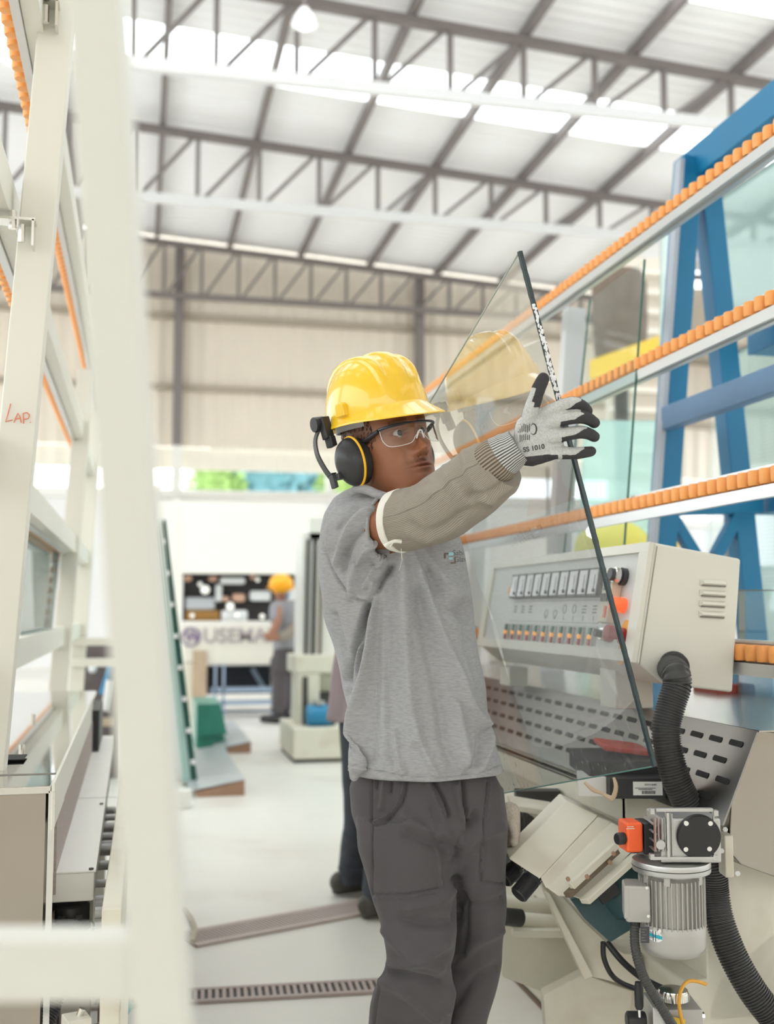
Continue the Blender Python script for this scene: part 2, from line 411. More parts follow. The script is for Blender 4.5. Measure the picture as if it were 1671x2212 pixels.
# ---- head frame of the front worker
phi = math.radians(37)
fdir = RT*math.sin(phi)-FH*math.cos(phi); fdir.normalize()
HM = Matrix((fdir.cross(ZZ), fdir, ZZ)).transposed()
HM = Matrix.Rotation(math.radians(3), 3, fdir.cross(ZZ))@Matrix.Rotation(math.radians(13.5), 3, -FW)@HM
HC = P(839, 958, d=2.40)
HS = 1.0
def H(x, y, z): return HC+HM@(V((x, y, z))*HS)
def g(x, s): return np.exp(-(x/s)**2)
def head_grid(fn, skinw=1.0, nt=220, nz=250):
    zt = [-.235,-.20,-.165,-.135,-.118,-.110,-.095,-.075,-.05,-.02,.01,.04,.07,.095,.112,.120,.1225]
    wt = [ .072, .060, .056, .056, .053, .051, .056, .063,.069,.0735,.076,.078,.075,.062,.042,.018,.002]
    ft = [ .060, .052, .050, .058, .082, .091, .0935,.092,.090,.088,.091,.094,.088,.070,.046,.02,.002]
    bt = [ .085, .075, .070, .070, .070, .072, .076, .082,.092,.100,.104,.104,.096,.078,.050,.02,.002]
    z = np.concatenate([np.linspace(-.235,-.13,30,endpoint=False), np.linspace(-.13,.04,170,endpoint=False), np.linspace(.04,.1225,50)])
    nz = len(z); sm = lambda tab: np.convolve(np.pad(np.interp(z, zt, tab), 3, 'edge'), np.ones(7)/7, 'valid')
    w, f, b = sm(wt), sm(ft), sm(bt)
    u = np.linspace(-1, 1, nt, endpoint=False); th = math.pi*(u*.35+.65*u*abs(u)) if False else math.pi*np.sign(u)*(.45*abs(u)+.55*abs(u)**2)
    Z, T = np.meshgrid(z, th, indexing='ij'); W = w[:, None]; Fr = f[:, None]; Bk = b[:, None]
    p = 2/2.5; s, c = np.sin(T), np.cos(T)
    X = W*np.sign(s)*np.abs(s)**p; Y = np.where(c > 0, Fr*np.abs(c)**p, -Bk*np.abs(c)**p)
    front = np.clip(c*2.2, 0, 1)
    ax = np.abs(X); D = np.zeros_like(X)
    zz = [-.064,-.058,-.052,-.046,-.040,-.03,-.018,-.006,.006,.016]; aa = [0,.008,.023,.031,.030,.024,.0165,.010,.006,.0]
    ss = [.017,.017,.015,.0135,.013,.0105,.0085,.008,.010,.013]
    D += np.interp(Z, zz, aa)*g(X, np.interp(Z, zz, ss))
    D += .010*g(ax-.0155, .0065)*g(Z+.048, .0075)            # wings
    D -= .005*g(ax-.0075, .0035)*g(Z+.0575, .003)             # nostrils
    D -= .013*g(ax-.031, .016)*g(Z-.001, .0115)               # sockets
    D += .0055*g(ax-.028, .024)*g(Z-.021, .008)               # brow
    D += .0045*g(ax-.046, .017)*g(Z+.026, .016)               # cheek bone
    D += .0100*g(ax-.031, .0150)*g(Z-.0060, .0034)      # upper lid
    D += .0085*g(ax-.031, .0145)*g(Z+.0056, .0032)            # lower lid
    D += .007*g(X, .028)*g(Z+.076, .017)                      # muzzle
    D += .0055*g(X, .0185)*g(Z+.0725, .0040) + .0060*g(X, .016)*g(Z+.0840, .0048)
    D -= .0060*g(X, .023)*g(Z+.0782, .0016)
    D -= .002*g(X, .003)*g(Z+.064, .005)
    D -= .003*g(X, .015)*g(Z+.0925, .004); D += .004*g(X, .016)*g(Z+.104, .009)
    D -= .003*g(ax-.030, .006)*g(Z+.062-.3*(ax-.02), .014)      # nasolabial
    Y = Y+D*front
    X = X+np.sign(X)*.004*g(Y+.01, .03)*g(Z+.075, .03)           # jaw angle
    pts = np.stack([X, Y, Z], -1).reshape(-1, 3)
    n2 = nt; fs = [(i*n2+j, i*n2+(j+1) % n2, (i+1)*n2+(j+1) % n2, (i+1)*n2+j) for i in range(nz-1) for j in range(n2)]
    fs += [tuple(range(n2)), tuple((nz-1)*n2+j for j in range(n2))]
    return pts, fs
def face_mat(nm, skin, lip, beard):
    m = mat(nm, skin, .42, var=.10, vscale=45, bump=.10, bscale=420); nt = m.node_tree; N = nt.nodes; L = nt.links; b = N['Principled BSDF']
    b.inputs['Subsurface Weight'].default_value = .12; b.inputs['Subsurface Radius'].default_value = (.012,.005,.003)
    cur = b.inputs['Base Color'].links[0].from_socket
    for an, colr in (('lip', lip), ('stubble', beard), ('brow', (.015,.010,.008))):
        a = N.new('ShaderNodeAttribute'); a.attribute_name = an
        mx = N.new('ShaderNodeMix'); mx.data_type = 'RGBA'; mx.inputs[7].default_value = (*colr, 1); L.new(cur, mx.inputs[6])
        n = N.new('ShaderNodeTexNoise'); n.inputs['Scale'].default_value = 900
        if an == 'lip': L.new(a.outputs['Fac'], mx.inputs[0])
        else:
            mr = N.new('ShaderNodeMapRange'); mr.inputs[1].default_value = .35; mr.inputs[2].default_value = .6; L.new(n.outputs[0], mr.inputs[0])
            mu = N.new('ShaderNodeMath'); mu.operation = 'MULTIPLY'; L.new(a.outputs['Fac'], mu.inputs[0]); L.new(mr.outputs[0], mu.inputs[1]); L.new(mu.outputs[0], mx.inputs[0])
        cur = mx.outputs[2]
    L.new(cur, b.inputs['Base Color']); return m
FACE = face_mat('face_skin', (.30,.118,.058), (.21,.065,.045), (.05,.028,.02))
BZ = P(850, 2212, d=2.42)
worker = thing('person', 'person in yellow hard hat and grey t-shirt holding up the large glass sheet', 'person', (BZ.x, BZ.y, 0))
pts, fs = head_grid(None)
body = MB(); body.add([H(*p) for p in pts], fs); nh = len(pts)
# torso core, arms under the clothes
loft_px(body, [(1075,770,900,2.46,.06),(1110,745,930,2.47,.075),(1200,735,960,2.47,.085),(1400,765,985,2.47,.08),(1600,790,1030,2.46,.08),(1760,800,1040,2.45,.07)], 32, 24)
SH, EL, WR = P(786,1146,d=2.395), P(948,1112,d=2.20), P(1085,990,d=2.085)
body.tube([P(800,1150,d=2.44), SH, P(838,1132,d=2.325), P(870,1126,d=2.29), SH.lerp(EL,.8), EL, EL.lerp(WR,.4), WR], [.035,.044,.0525,.050,.046,.043,.040,.028], 28, smooth=5)
LS, LE, LW = P(940,1180,d=2.60), P(965,1450,d=2.62), P(1062,1740,d=2.58)
body.tube([P(950,1170,d=2.58), LS, LS.lerp(LE,.5), LE, LE.lerp(LW,.5), LW], [.04,.045,.042,.038,.036,.028], 20, smooth=4)
bme = body.mesh('body')
bo = link('body', bme, FACE, worker)
X, Y, Z = pts[:,0], pts[:,1], pts[:,2]; ax = np.abs(X); n_ = len(bme.vertices); front = (Y > .03)
def full(v): a = np.zeros(n_); a[:nh] = v; return a
attr(bme, 'lip', full(.75*front*np.clip(g(X,.021)*(g(Z+.0725,.005)+g(Z+.0835,.006))*1.3, 0, 1)))
attr(bme, 'stubble', full(np.clip(front*(1.2*g(X,.028)*g(Z+.0665,.0050)+.55*g(X,.018)*g(Z+.103,.014)+.35*g(ax-.034,.01)*g(Z+.082,.013)) + .95*(ax > .057)*(Y < .048)*(Z > -.004)*(Z < .2)+1.0*(Y < .0)*(Z > -.04), 0, 1)))
attr(bme, 'brow', full(np.clip(front*1.9*g(Z-.0235+.10*np.abs(ax-.03), .0045)*((ax > .012) & (ax < .052)), 0, 1)))
EYEW = mat('eye_white', (.50,.44,.40), .35, coat=.1); IRIS = mat('iris', (.02,.01,.006), .25, coat=.3)
for s in (1, -1):
    c = V((s*.031, .0765, .0003)); e = part('eyeball', MB().ell(H(*c), (.0112,.0112,.0112), None, 28, 20), EYEW, worker)
    look = (HM@V((.12, .97, -.12))).normalized()
    part('iris', MB().lathe([(.0066,.0093),(.0060,.0100),(.0034,.0110),(.0005,.0114)], H(*c), look, 24), IRIS, e)
for s in (1, -1):   # ears under the muffs
    mb = MB().ell(H(s*.079, -.012, -.012), (.008,.018,.030), HM); part('ear', mb, FACE, worker)
# hair fringe under the hat
hair = MB()
rnd = random.Random(3)
hv = []
for i in range(5000):
    k = rnd.randrange(nh)
    x, y, z = pts[k]
    if abs(x) > .055 and -.07 < y < .050-abs(z-.03)*.35 and -.012 < z < .08 or (y < -.03 and z > -.055 and z < .09):
        nrm = V((x, y*.6, 0)).normalized(); a = V((x, y, z)); d = V((0, -.3, -1))*rnd.uniform(.003,.006)
        hair.beam(H(*(a+nrm*.0003)), H(*(a+nrm*.0022+d)), .0009, .0009)
part('hair', hair, mat('black_hair', (.018,.014,.012), .5), worker)
# ---- hard hat
YEL = mat('hard_hat_yellow', (.93,.57,.015), .26, coat=.7)
HHZ = .059          # brim plane above the eyes
def hat(x, y, z, tilt=math.radians(-9)):
    q = Matrix.Rotation(tilt, 3, 'X')@V((x, y, z)); return H(q.x, q.y-.013, q.z+HHZ)
A_, B_, Hh = .124, .105, .135
na, nl = 200, 60
def dome(a, l, inset=0):
    # l: 0 rim .. 1 crown
    t = l*math.pi/2; r = math.cos(t)**.62; h = math.sin(t)**1.05
    sx, cy = math.sin(a), math.cos(a)
    x = B_*r*math.copysign(abs(sx)**.95, sx); y = A_*r*math.copysign(abs(cy)**.95, cy); z = Hh*h
    k = min(1, l*2.2)*min(1, max(0, (l-.10)*4))
    rd = .0085*math.exp(-(x/.014)**6) + .0080*(math.exp(-((abs(x)-.046)/.0085)**4))
    rd *= k*(1 if y < .085 else max(0, 1-(y-.085)/.03))
    d = V((x/B_**2, y/A_**2, z/Hh**2)).normalized()
    return V((x, y, z))+d*(rd-inset)
hm = MB(); vs = []
for l in [0]+[i/nl for i in range(1, nl)]+[.998]:
    for j in range(na): vs.append(hat(*dome(2*math.pi*j/na, l)))
nr = nl+1
fs = [(i*na+j, i*na+(j+1) % na, (i+1)*na+(j+1) % na, (i+1)*na+j) for i in range(nr-1) for j in range(na)]+[tuple((nr-1)*na+j for j in range(na))]
hm.add(vs, fs)
# inner shell
vs = []
for l in [0]+[i/12 for i in range(1, 12)]+[.99]:
    for j in range(na): vs.append(hat(*dome(2*math.pi*j/na, l, .004)))
hm.add(vs, [(i*na+j, (i+1)*na+j, (i+1)*na+(j+1) % na, i*na+(j+1) % na) for i in range(12) for j in range(na)])
hat_o = part('hard_hat', hm, YEL, worker, label='glossy yellow ribbed hard hat')
br = MB(); vs = []
for k in range(7):       # brim: top surface out, lip, underside back
    for j in range(na):
        a = 2*math.pi*j/na; c, s = math.cos(a), math.sin(a)
        vis = max(0, c)**2.6; ext = .009+.048*vis*math.exp(-(s/.75)**4)
        o_ = (0, .45, .85, 1.0, 1.0, .85, 0)[k]; zz = (.014, .006, .001, -.001, -.0035, -.0035, -.001)[k]
        drop = -.010*vis*o_ - .004*o_ + .008*vis*(1-o_)
        x = (B_-.002+ext*o_)*math.copysign(abs(s)**.95, s); y = (A_-.002+ext*o_)*math.copysign(abs(c)**.95, c)
        vs.append(hat(x, y, zz+drop))
br.add(vs, [(k*na+j, k*na+(j+1) % na, ((k+1) % 7)*na+(j+1) % na, ((k+1) % 7)*na+j) for k in range(7) for j in range(na)])
part('brim', br, YEL, hat_o)
for s in (1, -1):
    sl = MB(); pr = [(-.018,.012),(.014,.012),(.012,.036),(.006,.041),(-.010,.041),(-.016,.036)]
    base = [hat(s*(B_-.006), y+.020, z) for y, z in pr]; outv = (hat(s*.01, 0, 0)-hat(0, 0, 0)).normalized()
    sl.prism(base, outv*.014); part('accessory_slot', sl, YEL, hat_o, bev=.003)
sus = MB(); vs = []
for l, z in ((0, -.016), (1, .012)):
    for j in range(80):
        a = 2*math.pi*j/80; vs.append(hat(.087*math.sin(a), .104*math.cos(a)-.004, z))
sus.add(vs, [(j, (j+1) % 80, 80+(j+1) % 80, 80+j) for j in range(80)])
so_ = part('suspension_band', sus, mat('band_grey', (.42,.42,.42), .5), hat_o)
md = so_.modifiers.new('s', 'SOLIDIFY'); md.thickness = .003
# ---- ear muffs
H0 = H
MUFF = mat('muff_black', (.025,.025,.027), .38); MY = mat('muff_yellow', (.9,.5,.02), .4); CUSH = mat('cushion_black', (.015,.015,.015), .6)
for s in (1, -1):
    H = H0 if s > 0 else (lambda x, y, z: H0(x*.94, y-.022, z))
    em = part('ear_muff', MB().ell(H(s*.098, -.008, -.028), (.040,.038,.053), HM, 40, 24), MUFF, worker)
    q = MB(); n = 60; rg = []
    for j in range(n+1):
        a = 2*math.pi*j/n; rg.append(H(s*.0985, -.008+.0385*math.cos(a), -.028+.0535*math.sin(a)))
    q.tube(rg, .0028, 8, cap=False); part('yellow_ring', q, MY, em)
    q = MB(); vs = []
    for dx, k in ((.074,.9),(.078,1.0),(.093,1.0),(.099,.98)):
        for j in range(48):
            a = 2*math.pi*j/48; vs.append(H(s*dx, -.008+.037*k*math.cos(a), -.028+.0505*k*math.sin(a)))
    q.add(vs, [(i*48+j, i*48+(j+1) % 48, (i+1)*48+(j+1) % 48, (i+1)*48+j) for i in range(3) for j in range(48)]); part('cushion', q, CUSH, em)
    q = MB(); hp = [H(s*.116,-.062,.073), H(s*.137,-.066,.045), H(s*.147,-.060,.010), H(s*.148,-.047,-.025), H(s*.145,-.036,-.050)]
    hp, _ = spline(hp, [0]*5, 5)
    for a, b in zip(hp[:-1], hp[1:]): q.beam(a, b+(b-a)*.15, .013, .0045, up=(H(s,0,0)-H(0,0,0)))
    part('arm', q, GRAPH, em, bev=.001)
    q = MB().cyl(H(s*.110,-.062,.076), H(s*.134,-.064,.076), .0165, 28).box(H(s*.116,-.048,.062), (.02,.020,.048), HM)
    q.box(H(s*.114,-.046,.030), (.014,.024,.022), HM); part('pivot', q, BLACK, em, bev=.002)
    q = MB().box(H(s*.143,-.034,-.058), (.010,.015,.030), HM).box(H(s*.143,-.034,-.043), (.014,.021,.003), HM).box(H(s*.130,-.022,-.052), (.02,.012,.014), HM)
    part('yoke_clip', q, GRAPH, em, bev=.0015)
# ---- safety glasses
H = H0
LENS = glassmat('clear_lens', (.93,.95,.95), .10, body=.05, bodycol=(.9,.9,.9))
def gl(a, z): return V((.0735*math.sin(a), .058+.050*math.cos(a)**.8 if abs(a) < 1.57 else .05, z))
lens = MB(); n = 80; vs = []; m2 = 8
for i in range(n+1):
    a = -1.38+2.76*i/n; x = .0735*math.sin(a)
    lo = -.031+.020*math.exp(-(x/.013)**2)+.012*max(0, (abs(a)-.9)/.48)**2
    for k in range(m2+1): vs.append(H(*gl(a, .012+(lo-.012)*k/m2)))
lens.add(vs, [(i*(m2+1)+k, (i+1)*(m2+1)+k, (i+1)*(m2+1)+k+1, i*(m2+1)+k+1) for i in range(n) for k in range(m2)])
gls = part('safety_glasses', lens, LENS, worker, label='clear wraparound safety lens')
bar = MB().tube([H(*gl(-1.4+2.8*i/50, .0135)) for i in range(51)], [.0018+.0016*abs(math.cos(i/50*math.pi)) for i in range(51)], 8)
part('brow_bar', bar, mat('bar_dark', (.02,.03,.04), .3), gls)
for s in (1, -1):
    part('temple', MB().tube([H(s*.0725,.068,.012), H(s*.078,.045,.008), H(s*.0795,.01,.004), H(s*.0795,-.02,.000)], [.0045,.005,.004,.003], 10, smooth=4), BLACK, gls)
    part('lens_rim', MB().tube([H(*gl(s*1.38, .012)), H(*gl(s*1.38, -.004)), H(*gl(s*1.33, -.014)), H(*gl(s*1.15, -.0265)), H(*gl(s*.8, -.031)), H(*gl(s*.45, -.0305)), H(*gl(s*.28, -.026)), H(*gl(s*.16, -.0165)), H(*gl(0, -.0105))], .0007, 6, smooth=3), mat('rim_clear', (.75,.75,.75), .2), gls)
part('nose_pad', MB().tube([H(.010,.106,-.022), H(.005,.111,-.010), H(0,.1135,-.007), H(-.005,.111,-.010), H(-.010,.106,-.022)], .002, 8, smooth=4), mat('rim_clear', (.8,.8,.8), .2), gls)
# ---- t-shirt
def cloth(name, col, var, sc, stretch, rough=.85, bump=.5, bs=600):
    m = mat(name, col, rough, var=var, vscale=sc, stretch=stretch, bump=bump, bscale=bs, spec=.2); m.node_tree.nodes['Principled BSDF'].inputs['Sheen Weight'].default_value = .15; return m
SHIRT = cloth('heather_grey_jersey', (.365,.365,.375), .30, 210, (.35,.35,1.6))
sh = MB()
loft_px(sh, [(1052,765,880,2.44,.052),(1060,748,925,2.445,.075),(1078,722,955,2.45,.092),(1110,701,975,2.455,.108),(1150,692,990,2.46,.118),(1190,687,1003,2.46,.122),(1235,687,1012,2.46,.126),(1290,693,1018,2.46,.127),(1340,703,1021,2.46,.126),(1400,721,1030,2.46,.125),(1460,736,1043,2.46,.127),(1520,747,1052,2.46,.130),(1570,754,1060,2.46,.134),(1620,757,1074,2.45,.138),(1655,758,1086,2.45,.140),(1668,759,1087,2.45,.140)], 72, 90)
SD = (EL-SH).normalized()
def ringloft(mb, rings, seg=56, k=5):
    R_ = []
    for i in range(len(rings)-1):
        for q in range(k): u = q/k; R_.append([a.lerp(b, u) if isinstance(a, Vector) else a*(1-u)+b*u for a, b in zip(rings[i], rings[i+1])])
    R_.append(list(rings[-1])); vs = []
    for c, ru, rh, h in R_:
        for m_ in range(seg): a = 2*math.pi*m_/seg; vs.append(c+UP*ru*math.cos(a)+h.normalized()*rh*math.sin(a))
    n = len(R_); fs = [(a*seg+b, a*seg+(b+1) % seg, (a+1)*seg+(b+1) % seg, (a+1)*seg+b) for a in range(n-1) for b in range(seg)]
    return mb.add(vs, fs+[tuple(range(seg)), tuple((n-1)*seg+b for b in range(seg))])
h1, h2 = RT*.85+FH*.5, RT*.55+FH*.84
ringloft(sh, [(P(757,1162,d=2.45),.070,.072,h1), (P(768,1157,d=2.42),.082,.078,h1), (P(797,1150,d=2.385),.0775,.075,h1.lerp(h2,.6)), (P(832,1143,d=2.345),.0705,.070,h2), (P(833,1143,d=2.3445),.0650,.064,h2), (P(815,1146,d=2.365),.0625,.061,h2)])
# tail of the shirt hanging at the back
sh.capsule([P(765,1600,d=2.40), P(763,1650,d=2.37), P(764,1678,d=2.365)], [.012,.012,.011], 12)
sme = fuse(sh, .0034, 5)
FL = [([(868,1190),(871,1300),(877,1400),(884,1500),(892,1600)], 15, .0085), ([(886,1180),(915,1260),(948,1360),(985,1450),(1012,1520),(1045,1565)], 10, .0100),
 ([(905,1180),(945,1235),(1000,1290)], 12, .0065), ([(925,1235),(960,1300),(1003,1330)], 14, -.006), ([(845,1225),(805,1290),(768,1390),(748,1470)], 7, -.012),
 ([(808,1262),(795,1400),(773,1530),(772,1660)], 9, .0110), ([(790,1310),(778,1420),(760,1530),(757,1610)], 7, -.008), ([(815,1300),(808,1450),(800,1640)], 14, -.006),
 ([(845,1240),(838,1380),(840,1500),(850,1640)], 14, -.005), ([(905,1280),(925,1400),(950,1520),(960,1600),(985,1665)], 14, -.0065), ([(850,1580),(858,1640),(870,1668)], 9, .007), ([(900,1560),(915,1620),(945,1672)], 9, .006),
 ([(985,1520),(1000,1590),(1012,1650)], 10, .006), ([(1040,1590),(1030,1640),(1010,1672)], 9, -.006), ([(1062,1575),(1055,1620),(1040,1660)], 7, .006), ([(960,1290),(985,1400),(1020,1480)], 16, .004),
 ([(832,1085),(775,1118),(742,1165),(728,1215)], 7, .0065), ([(838,1078),(775,1092),(728,1140)], 6, -.005), ([(808,1165),(778,1205),(762,1250),(757,1290)], 8, .0075), ([(800,1130),(760,1170),(741,1230)], 7, -.006), ([(820,1205),(800,1240),(785,1270)], 7, .006),
 ([(700,1110),(699,1180),(722,1240),(760,1290),(790,1300)], 2.6, -.0032), ([(772,1400),(768,1500),(765,1600)], 6, .006),
 ([(757,1655),(830,1668),(905,1681),(985,1680),(1045,1668),(1090,1648)], 1.6, -.0016), ([(1000,1300),(1015,1420),(1035,1500)], 12, -.004), ([(720,1330),(745,1420),(752,1500)], 8, -.005)]
folds(sme, FL, .0055, 13, 2.2)
shirt = link('t_shirt', sme, SHIRT, worker)
hr = [P(832,1143,d=2.3448)+UP*.0685*math.cos(k*.1257)+h2.normalized()*.068*math.sin(k*.1257) for k in range(51)]
part('sleeve_hem', MB().tube(hr, .0042, 8, cap=False), SHIRT, shirt)
cl = MB().tube([P(758,1066,d=2.36),P(772,1056,d=2.345),P(792,1058,d=2.33),P(815,1068,d=2.32),P(850,1078,d=2.31)], [.008,.010,.010,.010,.009], 10, smooth=4)
part('collar', cl, SHIRT, shirt)
from mathutils.bvhtree import BVHTree
def bvh_of(me): return BVHTree.FromPolygons([v.co.copy() for v in me.vertices], [tuple(p.vertices) for p in me.polygons])
# the shirt was linked in world coordinates
sb = bvh_of(sme)
bx, by = RT*.995-UP*.03, UP
INKB = mat('print_brown', (.16,.11,.09), .8); INKT = mat('print_teal', (.35,.62,.68), .8); INKG = mat('print_grey', (.13,.14,.16), .8)
def onshirt(mb, m, nm):
    me = mb.mesh(nm); wrap(me, sb, FW, .001); link(nm, me, m, shirt, smooth=False)
def rectpx(mb, x0, y0, x1, y1, d=2.3, nx=8):
    vs = []
    for i in range(nx+1):
        for y in (y0, y1): vs.append(P(x0+(x1-x0)*i/nx, y, d=d))
    return mb.add(vs, [(2*i, 2*i+2, 2*i+3, 2*i+1) for i in range(nx)])
q = MB(); rectpx(q, 962,1197,966,1209); rectpx(q, 962,1197,973,1200); rectpx(q, 986,1206,989,1221); rectpx(q, 977,1218,989,1221); onshirt(q, INKB, 'logo_bracket')
q = MB(); rectpx(q, 972,1196,984,1203); rectpx(q, 973,1207,982,1212); onshirt(q, INKT, 'logo_mark')
for tx, py_ in (('Sabe', 1205), ('Glas', 1220)): text(tx, .0165, P(985 if tx == 'Sabe' else 988, py_, d=2.25), bx, by, INKG, shirt, 'logo_lettering', onto=sb, pd=FW, ext=0)
# ---- trousers
PANTS = cloth('charcoal_twill', (.090,.082,.088), .12, 6, (1,1,1), .8, .35, 900)
tr = MB()
loft_px(tr, [(1625,800,1040,2.45,.10),(1660,772,1062,2.45,.108),(1700,756,1080,2.45,.115),(1760,757,1088,2.45,.122),(1820,775,1086,2.45,.112),(1860,800,1076,2.45,.095),(1885,830,1060,2.45,.07)], 64, 40)
loft_px(tr, [(1760,768,960,2.42,.10),(1830,770,985,2.41,.105),(1880,784,986,2.40,.102),(1930,799,986,2.39,.10),(1995,818,987,2.37,.095),(2050,834,985,2.36,.088),(2085,838,974,2.36,.083),(2110,820,976,2.37,.084),(2140,805,981,2.38,.085),(2175,797,976,2.40,.083),(2212,792,972,2.41,.082),(2300,790,965,2.43,.080),(2400,795,950,2.45,.072),(2500,800,935,2.46,.068)], 48, 80)
loft_px(tr, [(1700,935,1084,2.46,.10),(1760,940,1091,2.46,.115),(1850,955,1093,2.46,.112),(1930,968,1092,2.475,.10),(2000,972,1090,2.49,.092),(2080,968,1082,2.50,.087),(2150,962,1066,2.50,.083),(2212,955,1050,2.50,.080),(2330,930,1030,2.52,.076),(2470,915,1010,2.54,.07)], 48, 60)
tme = fuse(tr, .0038, 4)
PF = [([(873,1668),(868,1710),(852,1745),(830,1765),(805,1779)], 3.0, .0035), ([(879,1668),(875,1715),(858,1752),(835,1772),(808,1785)], 3.0, -.003), ([(803,1655),(801,1720),(803,1800),(803,1940)], 2.6, -.0030), ([(803,1932),(880,1930),(955,1916)], 2.2, -.0026), ([(803,1939),(880,1937),(955,1924)], 2.0, .0018),
 ([(955,1920),(950,1870),(940,1800),(925,1745)], 2.4, .0024), ([(1052,1690),(1043,1790),(1038,1900)], 2.4, -.0028), ([(1038,1905),(1092,1909)], 2.2, -.0026), ([(1056,1690),(1048,1790),(1042,1900)], 2, .0018),
 ([(925,1690),(945,1730),(958,1765)], 6, .0065), ([(935,1690),(955,1725),(968,1760)], 5, -.006), ([(985,1695),(992,1740),(1003,1790),(995,1830)], 7, .0065), ([(1000,1690),(1003,1740),(1012,1780)], 5, -.006),
 ([(830,1675),(826,1720),(822,1745)], 5, .005), ([(845,1675),(842,1710)], 4, -.004), ([(815,1672),(812,1700)], 4, -.004), ([(870,1760),(910,1790),(960,1800)], 14, .006), ([(880,1800),(930,1820),(985,1835)], 12, -.005),
 ([(985,1860),(1000,1810),(1025,1760)], 9, -.008), ([(985,1900),(990,1930),(984,1970)], 8, -.008), ([(1015,1830),(1050,1800),(1085,1790)], 12, .005),
 ([(975,1925),(940,1950),(880,1965)], 10, .006), ([(985,1985),(930,1998),(865,1985)], 12, -.006), ([(830,2010),(880,2060),(950,2090)], 12, .006), ([(838,2085),(900,2075),(960,2040)], 12, .007), ([(845,2095),(895,2110),(950,2125)], 10, -.007), ([(825,2120),(870,2140),(940,2200)], 12, .006),
 ([(832,2100),(815,2150),(806,2212)], 3, -.003), ([(975,2095),(983,2130),(965,2180)], 8, .005), ([(1085,1940),(1040,1960),(1000,1950)], 9, -.005), ([(1080,2010),(1030,2035),(990,2080)], 12, .005), ([(1070,2090),(1020,2120),(990,2160)], 12, -.005), ([(1000,1935),(1005,2000),(1000,2060)], 7, -.006)]
folds(tme, PF, .006, 11, 2.0)
trous = link('work_trousers', tme, PANTS, worker)
for (x, d_) in ((858, 2.44), (965, 2.54)):
    a = P(x, 2560, d=d_); c = V((a.x, a.y, .05)); f2 = (RT*.6-FH*.8).normalized()
    part('boot', MB().capsule([c-f2*.09+V((0,0,.0)), c+f2*.04+V((0,0,.0)), c+f2*.16-V((0,0,.008))], [.045,.047,.038], 16).capsule([c-f2*.07, c-f2*.07+V((0,0,.16))], [.045,.05], 14), BLACK, worker)
# ---- arm guard (grey-brown knitted oversleeve)
def ribmat(name, c1, c2, scale, ax_, rough=.9):
    m = mat(name, c1, rough, spec=.1); nt = m.node_tree; N = nt.nodes; L = nt.links
    a = N.new('ShaderNodeAttribute'); a.attribute_name = ax_
    mu = N.new('ShaderNodeMath'); mu.operation = 'MULTIPLY'; mu.inputs[1].default_value = scale; L.new(a.outputs['Fac'], mu.inputs[0])
    sn = N.new('ShaderNodeMath'); sn.operation = 'SINE'; L.new(mu.outputs[0], sn.inputs[0])
    mr = N.new('ShaderNodeMapRange'); mr.inputs[1].default_value = -.7; mr.inputs[2].default_value = .5; L.new(sn.outputs[0], mr.inputs[0])
    n = N.new('ShaderNodeTexNoise'); n.inputs['Scale'].default_value = 300
    mx = N.new('ShaderNodeMix'); mx.data_type = 'RGBA'; mx.inputs[6].default_value = (*c1, 1); mx.inputs[7].default_value = (*c2, 1)
    L.new(mr.outputs[0], mx.inputs[0]); L.new(mx.outputs[2], N['Principled BSDF'].inputs['Base Color'])
    bp = N.new('ShaderNodeBump'); bp.inputs['Strength'].default_value = .6; bp.inputs['Distance'].default_value = .0015
    L.new(mr.outputs[0], bp.inputs['Height']); L.new(bp.outputs[0], N['Principled BSDF'].inputs['Normal']); return m
def tube_uv(pts_, rr, seg, sm, rise=0):
    pp, r2 = spline([V(p) for p in pts_], rr, sm); mb = MB().tube(pp, r2, seg, cap=True); me = mb.mesh('t')
    n = len(pp); u = np.repeat(np.arange(n)/(n-1), seg); v = np.tile(np.arange(seg)/seg, n); return me, u, v
GUARD = ribmat('grey_brown_knit', (.27,.235,.20), (.39,.35,.295), 1, 'row')
gp = [P(853,1127,d=2.262), P(872,1124,d=2.252), P(915,1113,d=2.22), P(960,1092,d=2.19), P(1000,1064,d=2.155), P(1040,1033,d=2.125), P(1066,1013,d=2.11), P(1080,1001,d=2.10)]
gr = [.0590,.0625,.0650,.0665,.0665,.0640,.0600,.0530]
gme, u, v = tube_uv(gp, gr, 110, 14)
folds(gme, [([(868,1080),(900,1120),(930,1175)], 9, .004), ([(885,1150),(930,1165),(1000,1130)], 9, .0065), ([(880,1130),(935,1145),(1010,1100)], 8, -.0055), ([(960,1010),(985,1050),(1010,1095)], 10, .006), ([(940,1030),(965,1070),(985,1120)], 9, -.005),
 ([(1000,975),(1018,1030),(1060,1085)], 9, .006), ([(985,990),(1000,1040),(1035,1090)], 8, -.005), ([(900,1060),(940,1065),(970,1030)], 9, .004), ([(1020,1085),(1062,1078),(1102,1050)], 7, .006), ([(1015,1068),(1055,1062),(1090,1040)], 6, -.006), ([(860,1090),(880,1060),(920,1045)], 8, -.003)], .0035, 26)
attr(gme, 'row', v*2*math.pi*125)
guard = link('arm_guard', gme, GUARD, worker, label='grey brown knitted arm guard over the raised forearm')
bp_ = MB().tube([P(845,1126,d=2.272), P(849,1126,d=2.27), P(865,1125,d=2.259), P(869,1125,d=2.256)], [.0560,.0615,.0655,.064], 56)
part('elastic_band', bp_, mat('elastic_white', (.80,.78,.70), .8), guard)
